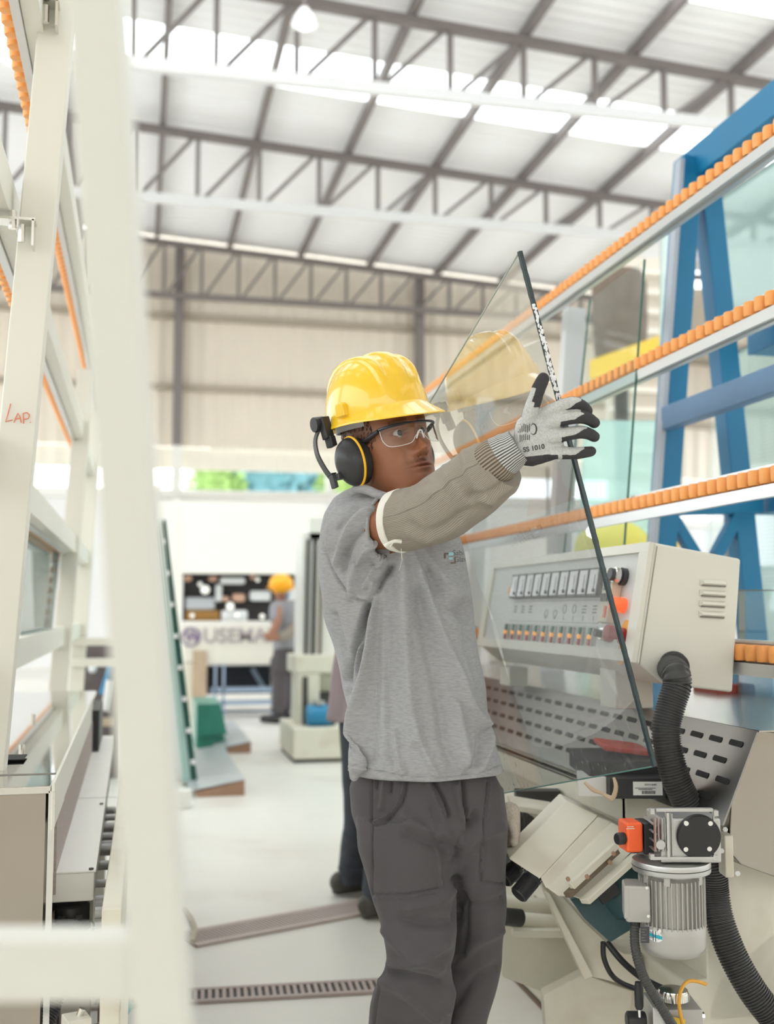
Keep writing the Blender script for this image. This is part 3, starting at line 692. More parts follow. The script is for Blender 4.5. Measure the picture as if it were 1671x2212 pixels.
part('loose_thread', MB().tube([P(866,1170,d=2.19), P(852,1169,d=2.185), P(838,1174,d=2.18), P(830,1180,d=2.18)], [.004,.0035,.003,.004], 8, smooth=3).tube([P(850,1170,d=2.185), P(842,1181,d=2.18)], .0015, 6).tube([P(866,1185,d=2.19), P(868,1210,d=2.2), P(862,1232,d=2.3)], .0006, 5), mat('elastic_white', (.80,.78,.70), .8), guard)
cme, u, v = tube_uv([P(1045,1016,d=2.107), P(1058,1006,d=2.10), P(1075,993,d=2.09), P(1086,985,d=2.085)], [.0440,.0445,.0445,.041], 120, 8)
attr(cme, 'row', v*2*math.pi*42); link('ribbed_cuff', cme, ribmat('cuff_knit', (.12,.09,.07), (.36,.31,.25), 1, 'row'), guard)
part('cuff_thread', MB().tube([P(1080+2*math.cos(0),988,d=2.086)+ (RT*math.cos(a)*.0 + 0*UP) for a in (0,.1)], .001, 6), mat('thread_maroon', (.12,.03,.02), .8), guard)
# ---- right glove
def hand(J, rad, palm, th, thr, cuffpts=None, vox=.0017):
    mb = MB(); sp = []
    for c, r in palm:
        for i in range(5):
            t = -math.pi/2+math.pi*i/4
            for j in range(8):
                a = j*math.pi/4; sp.append(c+V((math.cos(t)*math.cos(a), math.cos(t)*math.sin(a), math.sin(t)))*r)
    mb.hull(sp)
    for f, r in zip(J, rad): mb.capsule(f, r, 16, 4)
    mb.capsule(th, thr, 16, 4); return fuse(mb, vox, 6)
dh = 2.075
F_ = [[P(1165,898,d=dh), P(1197,884,d=dh-.022), P(1233,871,d=dh-.022), P(1256,877,d=dh-.012), P(1268,888,d=dh+.006)],
      [P(1165,925,d=dh), P(1200,909,d=dh-.024), P(1243,901,d=dh-.024), P(1268,904,d=dh-.013), P(1283,913,d=dh+.004)],
      [P(1165,950,d=dh), P(1203,942,d=dh-.020), P(1245,934,d=dh-.020), P(1268,936,d=dh-.010), P(1283,943,d=dh+.005)],
      [P(1165,980,d=dh), P(1205,978,d=dh-.012), P(1242,979,d=dh-.012), P(1262,977,d=dh-.004), P(1276,975,d=dh+.006)]]
R_ = [[.0125,.0128,.0118,.0108,.0098],[.0125,.0128,.0120,.0112,.0102],[.0125,.0126,.0118,.0110,.0098],[.0120,.0118,.0110,.0100,.0092]]
TH = [P(1138,925,d=dh), P(1146,890,d=dh-.012), P(1158,852,d=dh-.022), P(1168,828,d=dh-.024), P(1173,818,d=dh-.024)]
palm = [(P(1128,922,d=dh), .015), (P(1124,988,d=dh), .014), (P(1196,892,d=dh-.008), .013), (P(1204,976,d=dh-.004), .0125), (P(1140,908,d=dh), .014), (P(1150,990,d=dh+.004), .015), (P(1200,930,d=dh-.012), .013)]
hme = hand(F_, R_, palm, TH, [.015,.0145,.0125,.0118,.0108])
co, no = arr(hme), arr(hme, 'n'); x, y, d = projn(co)
toc = -(co-nCAM); toc /= np.linalg.norm(toc, axis=1)[:, None]; nc = (no*toc).sum(1); nup = no@nUP
coat = np.zeros(len(co)); coat[nc < .12] = 1
best = np.full(len(co), 1e9)
for k, f in enumerate(F_):
    p2 = np.array([proj(p)[:2] for p in f]); ds = segdist(x, y, p2); a, b = p2[1], p2[-1]; t = ((x-a[0])*(b[0]-a[0])+(y-a[1])*(b[1]-a[1]))/((b-a)@(b-a))
    sel = (ds < 17) & (t > .0) & (ds < best); best = np.where(sel, ds, best)
    off = nup+(.25 if k == 0 else 0)                    # the dip reaches higher on the underside of each finger
    lim = .20+.85*t-.75*(off)*(1) ; val = (lim > .62+.30*nc*0).astype(float)
    coat = np.where(sel, np.maximum((nc < .12), (t-.30*off > .60) | ((off < -.35) & (t > .12)) | (t > .80)), coat)
p2 = np.array([proj(p)[:2] for p in TH]); ds = segdist(x, y, p2[1:]); s_ = no@nRT
coat = np.where((ds < 15) & (y < 885), ((s_ > -.42) | (y < 838)) & ~((y > 868) & (s_ < 0)), coat)
coat = np.where((y > 880) & (ds < 14) & (nc > .2), 0, coat)
coat = np.where((y > 982+.10*(1180-x)*(x < 1180)) & (x < 1205), np.maximum(coat, nup < -.25), coat)
for _ in range(2):     # soften the edge of the dip
    e = np.empty(len(hme.edges)*2, dtype=np.int64); hme.edges.foreach_get('vertices', e); e = e.reshape(-1, 2)
    s1 = np.zeros(len(co)); c1 = np.zeros(len(co))
    np.add.at(s1, e[:, 0], coat[e[:, 1]]); np.add.at(s1, e[:, 1], coat[e[:, 0]]); np.add.at(c1, e[:, 0], 1); np.add.at(c1, e[:, 1], 1); coat = (coat+s1/np.maximum(c1, 1))/2
attr(hme, 'coat', coat)
hme.vertices.foreach_set('co', (co+no*(.0007*coat)[:, None]+no*np.array([.0006*noise.noise(V(c)*90) for c in co])[:, None]).ravel())
def glovemat(nm, knit, dip):
    m = mat(nm, knit, .85, var=.38, vscale=300, bump=.5, bscale=700, spec=.2); nt = m.node_tree; N = nt.nodes; L = nt.links; b = N['Principled BSDF']
    cur = b.inputs['Base Color'].links[0].from_socket; a = N.new('ShaderNodeAttribute'); a.attribute_name = 'coat'
    mr = N.new('ShaderNodeMapRange'); mr.inputs[1].default_value = .42; mr.inputs[2].default_value = .58; L.new(a.outputs['Fac'], mr.inputs[0])
    mx = N.new('ShaderNodeMix'); mx.data_type = 'RGBA'; mx.inputs[7].default_value = (*dip, 1); L.new(cur, mx.inputs[6]); L.new(mr.outputs[0], mx.inputs[0]); L.new(mx.outputs[2], b.inputs['Base Color']); return m
GLOVE = glovemat('cut_glove_knit', (.53,.53,.51), (.055,.052,.055))
glove = link('work_glove', hme, GLOVE, worker, label='pale grey knitted glove with dark dipped palm and fingers')
kme, u, v = tube_uv([P(1062,1003,d=2.095), P(1075,992,d=2.09), P(1095,979,d=2.085), P(1110,970,d=2.08), P(1119,964,d=2.078)], [.0385,.0425,.0395,.0355,.0345], 160, 8)
attr(kme, 'row', v*2*math.pi*46); link('glove_cuff', kme, ribmat('cuff_stripe', (.07,.07,.07), (.62,.61,.58), 1, 'row'), glove)
gb_ = bvh_of(hme); INK = mat('glove_ink', (.05,.05,.05), .8)
rx = (RT*.98+UP*.17); ry = (UP*.98-RT*.17)
text('SS 1010', .0125, P(1139,973,d=2.0), rx, ry, INK, glove, 'size_print', onto=gb_, pd=FW, ext=0, bold=.0003)
q = MB()
def arcpx(cx, cy, r0, r1, rot, n=20):
    vs = []
    for i in range(n+1):
        a = math.radians(-150+300*i/n)+rot; w_ = 3.0*math.sin(math.pi*i/n)+.5
        for k in (0, 1): vs.append(P(cx+(r0-k*w_)*math.cos(a), cy-(r1-k*w_)*math.sin(a), d=2.0))
    return vs, [(2*i, 2*i+2, 2*i+3, 2*i+1) for i in range(n)]
q.add(*arcpx(1161,922,8,13,0)); me = q.mesh('ring'); wrap(me, gb_, FW, .0005); link('printed_ring', me, INK, glove, smooth=False)
q = MB(); rnd = random.Random(5)
for i, x0 in enumerate(range(1127, 1152, 4)):
    rectpx(q, x0, 914-rnd.random()*5, x0+1.6, 926+rnd.random()*4, 2.0, 1)
    if i > 0: rectpx(q, x0, 932+rnd.random()*3, x0+1.6, 945+rnd.random()*6, 2.0, 1)
me = q.mesh('marks'); wrap(me, gb_, FW, .0005); link('printed_marks', me, INK, glove, smooth=False)
# ---- left glove low behind the hip
dl = 2.54
F2 = [[P(1098,1790+12*k,d=dl), P(1108,1805+10*k,d=dl-.03), P(1110,1822+9*k,d=dl-.05+.02*k)] for k in range(4)]
h2 = hand(F2, [[.012,.012,.010]]*4, [(P(1100,1755,d=dl), .026), (P(1102,1800,d=dl), .024), (P(1098,1770,d=dl+.03), .022)], [P(1096,1770,d=dl), P(1108,1790,d=dl-.03), P(1112,1806,d=dl-.045)], [.013,.012,.010], vox=.003)
attr(h2, 'coat', np.zeros(len(h2.vertices))); link('work_glove', h2, glovemat('old_glove_knit', (.62,.56,.48), (.2,.2,.2)), worker, label='worn cream glove low beside the trouser pocket')
# ================================================================ held glass
def polyglass(name, pts, thick, m, medge, label, cat='glass sheet', group=None, edge_w=None, edges=None):
    pts = [V(p) for p in pts]; n = (pts[1]-pts[0]).cross(pts[2]-pts[0]).normalized()
    if n.dot(FW) < 0: n = -n
    c = sum(pts, V())/len(pts); b = min(pts, key=lambda p: p.z)
    t = thing(name, label, cat, (c.x, c.y, b.z), group)
    me = MB().add(pts, [tuple(range(len(pts)))]).mesh('pane')
    o = link('pane', me, m, t, smooth=False)
    q = MB(); k = len(pts)
    for i in (edges if edges is not None else range(k)):
        a, b2 = pts[i], pts[(i+1) % k]; q.beam((a+n*thick/2), (b2+n*thick/2), edge_w or .002, thick, up=n)
    part('cut_edge', q, medge, t, smooth=False); return t
HG = glassmat('held_glass', (.93,.965,.955), .46, fres=False, body=.07, bodycol=(.85,.9,.9), spots=.6)
gn = (RT*.846+UP*.228+FW*.484).normalized(); gk = 1.358
def onglass(px, py):
    r = FW+RT*((px-CX)/F)+UP*((CY-py)/F); return CAM+r*(gk/(.846*(px-CX)/F+.228*(CY-py)/F+.484))
GP = [onglass(1122,543), onglass(1413,1655), onglass(1088,1713), onglass(1000,1728), onglass(905,1640), onglass(895,925)]
EDG = mat('glass_edge_dark', (.03,.05,.055), .3, var=.5, vscale=60)
ht = thing('glass_sheet', 'large clear glass sheet with dark cut edge held upright by the worker', 'glass sheet', (GP[1].x, GP[1].y, min(p.z for p in GP)))
# the pane keeps its own upright frame so that the water marks sit at its foot
me = MB().add([p-GP[3] for p in GP], [tuple(range(len(GP)))]).mesh('pane')
me.materials.append(HG); po = bpy.data.objects.new('pane', me); COL.objects.link(po); po.parent = ht; po.matrix_parent_inverse = Matrix.Translation(-ht.location); po.location = GP[3]
def dirt_edge(a, b, w, th, n):
    q = MB(); k = 90
    for i in range(k):
        s = a.lerp(b, i/k); e = a.lerp(b, (i+1)/k); q.beam(s, e, w*(.85+.3*random.random()), th, up=n)
    return q
part('cut_edge', dirt_edge(GP[0], GP[1], .0075, .008, gn), EDG, ht, smooth=False)
q = MB(); rnd = random.Random(9)
for i in range(150):
    s = .10+.22*rnd.random()**.8; a = GP[0].lerp(GP[1], s); q.ell(a-FW*.0045+RT*rnd.uniform(-.003,.003), (.0012+.0022*rnd.random(), .001, .002+.003*rnd.random()), None, 6, 4)
part('edge_dust', q, mat('dust_white', (.85,.85,.85), .8), ht)
part('lower_edge', MB().beam(GP[1], GP[2], .0018, .006, up=gn).beam(GP[2], GP[3], .0018, .006, up=gn), mat('glass_edge_green', (.10,.22,.20), .3), ht, smooth=False)
part('upper_edge', MB().beam(GP[0], GP[5], .0014, .004, up=gn), mat('glass_edge_pale', (.45,.50,.46), .3), ht, smooth=False)
# ================================================================ right: roller rails of the vertical glass line
def rail(px, py, X, label, ylo, yhi, pitch=.05, flip=1):
    q = P(px, py, X=X); z = q.z
    t = thing('roller_rail', label, 'roller rail', (X, (ylo+yhi)/2, z), 'roller rails of the right glass line')
    s = flip
    part('channel', MB().box2((X+s*.012, ylo, z-.045), (X+s*.03, yhi, z+.030)).box2((X-s*.025, ylo, z-.034), (X+s*.03, yhi, z-.022)).box2((X-s*.0, ylo, z+.024), (X+s*.03, yhi, z+.030)), mat('rail_aluminium', (.66,.67,.67), .32, .75), t)
    part('cap_strip', MB().box2((X-s*.026, ylo, z-.052), (X-s*.018, yhi, z-.022)), mat('rail_aluminium', (.66,.67,.67), .32, .75), t)
    n = int((yhi-ylo)/pitch); me = MB().lathe([(.010,-.0195),(.0165,-.0185),(.0185,-.012),(.0185,.012),(.0165,.0185),(.010,.0195)], (0,0,0), ZZ, 18).mesh('roller')
    me.shade_smooth(); me.set_sharp_from_angle(angle=.6); me.materials.append(ORANGE)
    for i in range(min(n, 98)):
        o = bpy.data.objects.new('roller', me); COL.objects.link(o); o.parent = t; o.matrix_parent_inverse = Matrix.Translation(-t.location)
        o.location = (X-s*.012, ylo+pitch*(i+.5), z+.001)
    return z
XR = 1.45
rz = [rail(1500, 418, 1.60, 'topmost orange roller rail of the right glass line', 1.6, 6.4), rail(1500, 733, 1.53, 'second orange roller rail from the top on the right', 1.6, 6.0),
      rail(1500, 1064, 1.47, 'third orange roller rail, just above the control box', 1.6, 6.4), rail(1640, 1412, 1.42, 'lowest orange roller rail, behind the control box', 1.3, 6.2)]
def post_line(x0, y0, x1, y1, Y, w, h, m, z0=0, name='post'):
    a, b = P(x0, y0, Y=Y), P(x1, y1, Y=Y); d = (b-a); a2 = a-d*((a.z-z0)/d.z) if z0 is not None else a
    return MB().beam(a2, b, w, h, up=V((0,1,0)))
solo('support_post', post_line(1208, 1180, 1240, 668, 4.3, .085, .06, mat('grey_white_post', (.72,.73,.72), .5)), mat('grey_white_post', (.72,.73,.72), .5), 'pale grey support post behind the glass, right of the raised glove', 'post', bev=.004)
solo('support_post', post_line(1030, 1180, 1048, 860, 6.3, .09, .06, None), mat('grey_white_post', (.72,.73,.72), .5), 'pale grey support post far along the rails, seen through the held glass', 'post', bev=.004)
# green-edged pane leaning on the rails
LG = glassmat('leaning_glass', (.90,.965,.95), .10, body=.05, bodycol=(.7,.85,.82))
GE = mat('glass_edge_green', (.10,.22,.20), .3)
def plX(z): return 1.40+(z-1.1)*.115
def onrack(px, py, off=0):
    z = 1.5
    for _ in range(8): q = P(px, py, X=plX(z)+off); z = q.z
    return q
lp = [onrack(1390,560), onrack(1338,1290), onrack(1206,1290), onrack(1272,648)]
polyglass('glass_sheet', lp, .006, LG, mat('glass_edge_deep', (.03,.13,.10), .25), 'green-edged glass sheet leaning on the right rails beside the raised glove', edge_w=.004, edges=[0,2])
# ================================================================ blue A-frame with glass behind the rails
bf = thing('glass_rack', 'tall blue steel A-frame rack holding glass behind the right rails', 'rack', P(1520, 1400, X=2.2, Y=None)*1)
bx0 = P(1495, 345, X=2.15); YB = bx0.y; zt = bx0.z
def bb(x0, y0, x1, y1, w, dep, Y=YB, m=BLUE, nm='post', ext=0):
    a, b = P(x0, y0, Y=Y), P(x1, y1, Y=Y)
    if ext: b = b+(b-a)*((b.z-ext)/(a.z-b.z)) if True else b
    return part(nm, MB().beam(a, b, w, dep, up=V((0,1,0))), m, bf, bev=.004)
bb(1486, 345, 1427, 1195, .085, .09, ext=.02); bb(1524, 395, 1606, 1200, .085, .09, Y=YB+.02, ext=.02)
bb(1432, 1096, 1640, 1092, .065, .06, nm='tie_beam')
bb(1446, 1112, 1500, 1200, .045, .05, nm='brace'); bb(1592, 1112, 1545, 1200, .045, .05, nm='brace')
bb(1490, 342, 1520, 342, .0, .06, nm='cap_plate') if False else None
a = P(1515, 372, X=2.22); part('top_beam', MB().box2((2.14, 1.6, a.z-.06), (2.26, YB+.05, a.z+.07)), BLUE, bf, bev=.004)
a = P(1440, 905, X=1.98); part('side_rail', MB().box2((1.955, 1.4, a.z-.045), (2.005, a.y, a.z+.045)), BLUEG, bf, bev=.004)
# light flange strip on left post
a, b = P(1468, 347, Y=YB-.05), P(1408, 1195, Y=YB-.05); part('flange', MB().beam(a, b, .018, .05, up=V((0,1,0))), mat('flange_grey', (.42,.46,.52), .5), bf)
for (px, py) in ((1640, 740), (1640, 1090)):
    a = P(px, py, X=2.45); part('shelf_bar', MB().box2((2.43, 1.5, a.z-.04), (2.56, YB+.1, a.z+.04)), BLUE, bf, bev=.003)
# stacked aqua sheets on the frame
AQ = mat('aqua_glass_pack', (.46,.66,.62), .12, var=.10, vscale=2, coat=.5)
AQL = glassmat('aqua_glass_light', (.80,.93,.90), .12, body=.7, bodycol=(.70,.85,.82))
AQF = glassmat('aqua_glass_far', (.80,.93,.90), .12, body=.75, bodycol=(.52,.80,.76))
WIRE = mat('grey_seal', (.20,.20,.19), .6)
# big wired-glass sheets on the camera side of the rack
def leansheet(pxs, X0, k, m, label, name='glass_sheet', edges=None, medge=None, ew=.012, thick=.02, floor=0):
    def on(px, py):
        z = 1.5
        for _ in range(10): q = P(px, py, X=X0+(z-1.1)*k); z = q.z
        return q
    pts = [on(*p) for p in pxs]
    if floor:
        for i in (2, 3): pts[i] = V((X0-1.1*k, pts[i].y, .002))
    return polyglass(name, pts, thick, m, medge or WIRE, label, edge_w=ew, edges=edges)
def wiremat():
    m = glassmat('wired_glass', (.80,.92,.90), .12, body=.62, bodycol=(.44,.62,.58)); nt = m.node_tree; N = nt.nodes; L = nt.links
    tc = N.new('ShaderNodeTexCoord'); sx = N.new('ShaderNodeSeparateXYZ'); L.new(tc.outputs['Object'], sx.inputs[0]); outs = []
    for k in (1, 2):
        mu = N.new('ShaderNodeMath'); mu.operation = 'MULTIPLY'; mu.inputs[1].default_value = 380; L.new(sx.outputs[k], mu.inputs[0])
        s = N.new('ShaderNodeMath'); s.operation = 'SINE'; L.new(mu.outputs[0], s.inputs[0])
        c = N.new('ShaderNodeMath'); c.operation = 'GREATER_THAN'; c.inputs[1].default_value = .80; L.new(s.outputs[0], c.inputs[0]); outs.append(c)
    mx = N.new('ShaderNodeMath'); mx.operation = 'MAXIMUM'; L.new(outs[0].outputs[0], mx.inputs[0]); L.new(outs[1].outputs[0], mx.inputs[1])
    d = [n for n in N if n.type == 'BSDF_DIFFUSE'][0]; mc = N.new('ShaderNodeMix'); mc.data_type = 'RGBA'
    mc.inputs[6].default_value = (.46,.64,.60,1); mc.inputs[7].default_value = (.36,.52,.50,1); L.new(mx.outputs[0], mc.inputs[0]); L.new(mc.outputs[2], d.inputs[0]); return m
WG = wiremat()
leansheet([(1538,440),(1700,330),(1700,655),(1580,735)], 2.52, .06, WG, 'wired glass sheet at the upper right behind the roller rails', edges=[0,3])
leansheet([(1572,770),(1700,700),(1700,1050),(1602,1075)], 2.52, .06, WG, 'wired glass sheet at the right edge between the blue side rail and third roller rail', edges=[0,3])
leansheet([(1612,1110),(1700,1100),(1700,1400),(1640,1400)], 2.52, .06, WG, 'wired glass sheet at the right edge below the blue tie beam', edges=[0])
leansheet([(1492,440),(1520,395),(1600,1300),(1442,1300)], 2.9, .02, AQL, floor=1, label= 'pale aqua glass sheet standing inside the blue A-frame', ew=.004)
leansheet([(1425,470),(1470,440),(1440,900),(1402,900)], 3.3, .0, AQL, floor=1, label= 'narrow pale aqua glass sheet left of the blue A-frame', ew=.004)
leansheet([(1262,908),(1428,908),(1420,1195),(1215,1200)], 3.2, .0, AQF, floor=1, label= 'wide pale aqua glass sheet behind the leaning green-edged pane', ew=.004)
leansheet([(1060,1010),(1180,1010),(1180,1240),(1050,1240)], 3.0, .0, AQF, floor=1, label= 'aqua glass sheet far behind the sleeve, seen through the held glass', ew=.004)
leansheet([(1594,1275),(1720,1275),(1720,1540),(1594,1530)], 1.75, .0, glassmat('clear_guard', (.85,.93,.92), .12, body=.10, bodycol=(.7,.82,.8)), 'clear glass sheet standing right of the control box', ew=.004)
# beyond the right rack
def slab(x0, y0, x1, y1, Y, dep, m, name, label, cat, bev=0, group=None):
    a, b = P(x0, y1, Y=Y), P(x1, y0, Y=Y)
    return solo(name, MB().box2((a.x, Y, min(a.z, b.z)), (b.x, Y+dep, max(a.z, b.z))), m, label, cat, group=group, bev=bev)
yb = thing('jib_crane', 'yellow crane beam beyond the green-edged pane', 'crane', P(1380, 1100, Y=9))
a, b = P(1285, 800, Y=9.6), P(1500, 728, Y=8.0); part('beam', MB().beam(a, b, .12, .18), YELLOW, yb); part('mast', MB().box2((b.x-.02, b.y, 0), (b.x+.12, b.y+.14, b.z+.15)), mat('hanger_grey', (.5,.5,.5), .5), yb)
wl = thing('slatted_partition', 'beige slatted partition beyond the top of the blue rack', 'partition', P(1400, 1250, Y=11)); a, b = P(1322, 1240, Y=11), P(1445, 560, Y=11)
part('panel', MB().box2((a.x, 11, 0), (b.x, 11.1, b.z)), mat('partition_beige', (.72,.66,.58), .6), wl)
sl = MB()
for k in range(16): zz = a.z+(b.z-a.z)*k/16; sl.box2((a.x, 10.9, zz), (b.x, 11, zz+.05))
part('slats', sl, mat('slat_cream', (.84,.80,.72), .6), wl)
dc = thing('extractor_drum', 'dark brown drum high up, seen through the green-edged pane', 'extractor', P(1340, 1300, Y=10)); a = P(1338, 680, Y=10)
part('drum', MB().lathe([(.05,-.5),(.25,-.42),(.27,-.1),(.27,.3),(.22,.42),(.1,.46)], a, ZZ, 24), mat('drum_brown', (.16,.12,.09), .6, var=.3), dc)
part('stand', MB().cyl((a.x, a.y, 0), (a.x, a.y, a.z-.45), .07, 12), DARK, dc)
ym = thing('reflection_standin', 'yellow rounded shape standing in for the helmet reflection just above the control box', 'machine', P(1320, 1200, Y=7))  # added solid shape standing in for the yellow helmet's reflection in the pane
a = P(1325, 1190, Y=6.5); part('cover', MB().ell(a, (.26,.16,.20)), mat('reflection_yellow_green', (.72,.66,.12), .4), ym); part('pedestal', MB().box2((a.x-.12, a.y-.1, 0), (a.x+.12, a.y+.1, a.z-.08)), WHITE, ym)
a = P(1452, 1158, Y=6.0); solo('yellow_guard', MB().box2((a.x-.05, 5.95, 0), (a.x+.06, 6.1, a.z+.07)), YELLOW, 'yellow guard plate between the blue posts', 'guard', bev=.01)
a = P(1640, 1460, Y=2.9); solo('blue_drum', MB().lathe([(.10,0),(.12,.01),(.12,.09),(.10,.10)], (a.x+.02, 3.0, a.z-.04), V((1,0,0)), 28), mat('drum_blue', (.10,.30,.50), .4), 'blue round housing low at the right edge behind the rail', 'housing')
a = P(1620, 1500, Y=3.1); solo('red_hose_box', MB().box2((a.x-.14, 3.05, a.z-.04), (a.x+.25, 3.2, a.z+.035)), mat('dull_red', (.40,.07,.05), .5), 'dull red box behind the steel cover at the right edge', 'box', bev=.008)
# ================================================================ control box
FX = 1.13; YC = 2.42
def Q(px, py): return P(px, py, Y=YC)
c0 = [Q(1413,1172), Q(1600,1207), Q(1582,1496), Q(1432,1478), Q(1374,1432)]
cbx = thing('control_box', 'cream metal control box with gauges, lamps and switches above the slotted steel cover', 'control box', (c0[3].x, YC+.6, c0[3].z))
Lb = 1.22
part('housing', MB().prism(c0, (0, Lb, 0)), CREAM, cbx, bev=.006)
# front face frame: from c0[4] up to c0[0], running along +y
fu = (c0[0]-c0[4]).normalized(); fv = V((0,1,0)); fn = fu.cross(fv); fn = fn if fn.x < 0 else -fn; FHt = (c0[0]-c0[4]).length
def fp(s, t, o=0): return c0[4]+fv*s+fu*(t*FHt)+fn*o           # s metres along, t 0..1 up
def fbox(mb, s0, s1, t0, t1, o0, o1):
    pts = [fp(s0,t0,o0), fp(s1,t0,o0), fp(s1,t1,o0), fp(s0,t1,o0)]; return mb.prism(pts, fn*(o1-o0))
q = MB(); fbox(q, .0, Lb, .0, .10, .0, .012); fbox(q, 0, Lb, .92, 1.0, 0, .012); fbox(q, 0, .05, .1005, .9195, 0, .012); fbox(q, Lb-.05, Lb, .1005, .9195, 0, .012)
part('front_frame', q, CREAM, cbx, smooth=False)
part('instrument_panel', fbox(MB(), .05, Lb-.05, .10, .92, 0, .003), PANEL, cbx)
def fpx(px, py):
    """panel coordinates of a photo point"""
    r = FW+RT*((px-CX)/F)+UP*((CY-py)/F); t = (c0[4]-CAM).dot(fn)/r.dot(fn); p = CAM+r*t-c0[4]; return p.dot(fv), p.dot(fu)/FHt
PBL = mat('panel_black', (.05,.05,.055), .4); GW = mat('gauge_white', (.74,.76,.80), .25, coat=.6)
s0, t0 = fpx(1312, 1228); s1, t1 = fpx(1110, 1298); t0b = fpx(1305,1286)[1]
for i in range(10):
    a = s0+(s1-s0)*i/10; b = s0+(s1-s0)*(i+1)/10; tt1, tt0 = max(t0, fpx(1110,1248)[1]), (t1+t0b)/2
    gq = fbox(MB(), a+.002, b-.002, tt0, tt1, .003, .02); ga = part('gauge', gq, PBL, cbx, bev=.002)
    w = b-a; part('dial', fbox(MB(), a+w*.10, b-w*.16, tt0+.02, tt1-.02, .02, .0215), GW, ga)
    part('needle', fbox(MB(), a+w*.3, a+w*.34, tt0+.06, tt0+.2, .0215, .0222), PBL, ga)
    part('pivot', MB().cyl(fp(a+w*.25, tt0+.05, .02), fp(a+w*.25, tt0+.05, .026), .005, 10), PBL, ga)
sa, ta = fpx(1284, 1372); sb_, tb = fpx(1100, 1370); tm = (ta+tb)/2
part('switch_tray', fbox(MB(), sa-.02, sb_+.05, tm-.11, tm+.10, .003, .005), mat('tray_grey', (.50,.51,.50), .5), cbx)
SG = mat('switch_green', (.03,.18,.13), .4); SO = mat('switch_lamp_orange', (1,.42,.06), .4, emit=.9); SR = mat('switch_red', (.45,.04,.04), .4)
for i in range(11):
    a = sa+.0+(sb_-sa)*i/10
    sw = part('rocker_switch', fbox(MB(), a-.011, a+.011, tm-.085, tm+.085, .005, .012), mat('switch_case', (.55,.54,.52), .5), cbx, bev=.001)
    part('green_key', fbox(MB(), a-.006, a+.006, tm+.015, tm+.08, .012, .018), SG, sw)
    part('indicator', MB().ell(fp(a, tm-.005, .015), (.006,.008,.008), None, 12, 8), SO, sw)
    part('red_key', fbox(MB(), a-.006, a+.006, tm-.08, tm-.025, .012, .017), SR, sw)
# printed legends
q = MB(); LGD = mat('legend_grey', (.22,.22,.22), .6)
sl0, tl0 = fpx(1300, 1300); sl1, tl1 = fpx(1118, 1345)
tt = (t1+t0b)/2-.03; tb2 = tm+.125
for (x0, x1, y0, y1) in ((s0, s1, tt, tt+.004), (s0, s1, tb2, tb2+.004), (s0, s0+.002, tb2, tt)): fbox(q, x0, x1, y0, y1, .003, .0038)
for i in range(10):
    a = s0+(s1-s0)*(i+.5)/10
    if i in (0,1,7,8,9):
        for k in range(3): fbox(q, a-.014, a+.014, tt-.06-k*.03, tt-.045-k*.03, .003, .0038)
    if i < 6: fbox(q, a-.001, a+.001, tb2+.02, tb2+.07, .003, .0038)
part('printed_legends', q, LGD, cbx, smooth=False)
for i in (2,3,4,5):
    a = s0+(s1-s0)*(i+.5)/10; c = fp(a, tt-(.08 if i < 4 else .13), .0035); ring = [c+(fv*math.cos(k*.3142)+fu*math.sin(k*.3142))*.012 for k in range(21)]
    part('printed_circle', MB().tube(ring, .0011, 5, cap=False), LGD, cbx)
def knob(px, py, prof, m, nm, label=None):
    s, t = fpx(px, py); return part(nm, MB().lathe(prof, fp(s, t, .003), fn, 24), m, cbx, label=label)
s, t = fpx(1334, 1275); part('counter_display', fbox(MB(), s-.028, s+.028, t-.30, t+.17, .003, .03), mat('display_cream', (.74,.70,.55), .5), cbx, bev=.002)
part('display_window', fbox(MB(), s-.018, s+.018, t-.02, t+.13, .03, .032), mat('display_dark', (.10,.09,.10), .2), cbx)
part('display_digits', fbox(MB(), s-.010, s-.004, t+.02, t+.06, .032, .0325), mat('digits_red', (.9,.1,.08), .5, emit=.5), cbx)
part('thumb_wheels', fbox(MB(), s-.018, s-.010, t-.12, t-.05, .03, .036).box(fp(s, t-.085, .033), (.006,.008,.02)).box(fp(s+.014, t-.085, .033), (.006,.008,.02)), PBL, cbx)
part('thumb_keys', fbox(MB(), s-.018, s-.006, t-.26, t-.16, .03, .033), ESTOP, cbx)
k = knob(1352, 1247, [(.022,0),(.022,.012),(.016,.013),(.016,.04),(.0155,.042)], PBL, 'selector_knob')
part('bezel', MB().lathe([(.019,.018),(.020,.022),(.020,.03),(.018,.032)], fp(*fpx(1352,1247), .003), fn, 24), CHROME, k)
k = knob(1350, 1309, [(.019,0),(.019,.012),(.0165,.013),(.0165,.03),(.012,.036),(.002,.038)], mat('lamp_red_orange', (1,.13,.04), .3, emit=1.0), 'signal_lamp')
k = knob(1350, 1375, [(.020,0),(.020,.01),(.012,.011),(.012,.03),(.02,.031),(.0215,.037),(.020,.048),(.013,.052),(.001,.053)], mat('estop_dark_red', (.35,.03,.04), .35), 'emergency_button')
s, t = fpx(1350, 1388)
q = MB()
pp = []
for i in range(24):
    a = 2*math.pi*i/24; pp.append(fp(s+.024*math.cos(a), t+math.sin(a)*.09+(.10 if math.sin(a) > 0 else -.10), .003))
part('yellow_backplate', q.prism(pp, fn*.002), mat('plate_amber', (.85,.42,.05), .5), cbx)
k = knob(1313, 1372, [(.017,0),(.017,.012),(.010,.013),(.010,.032),(.009,.034)], PBL, 'selector_knob'); part('bezel', MB().lathe([(.016,.008),(.0172,.012),(.0172,.02),(.015,.022)], fp(*fpx(1316,1372), .003), fn, 24), CHROME, k)
q = MB(); s, t = fpx(1308, 1345)
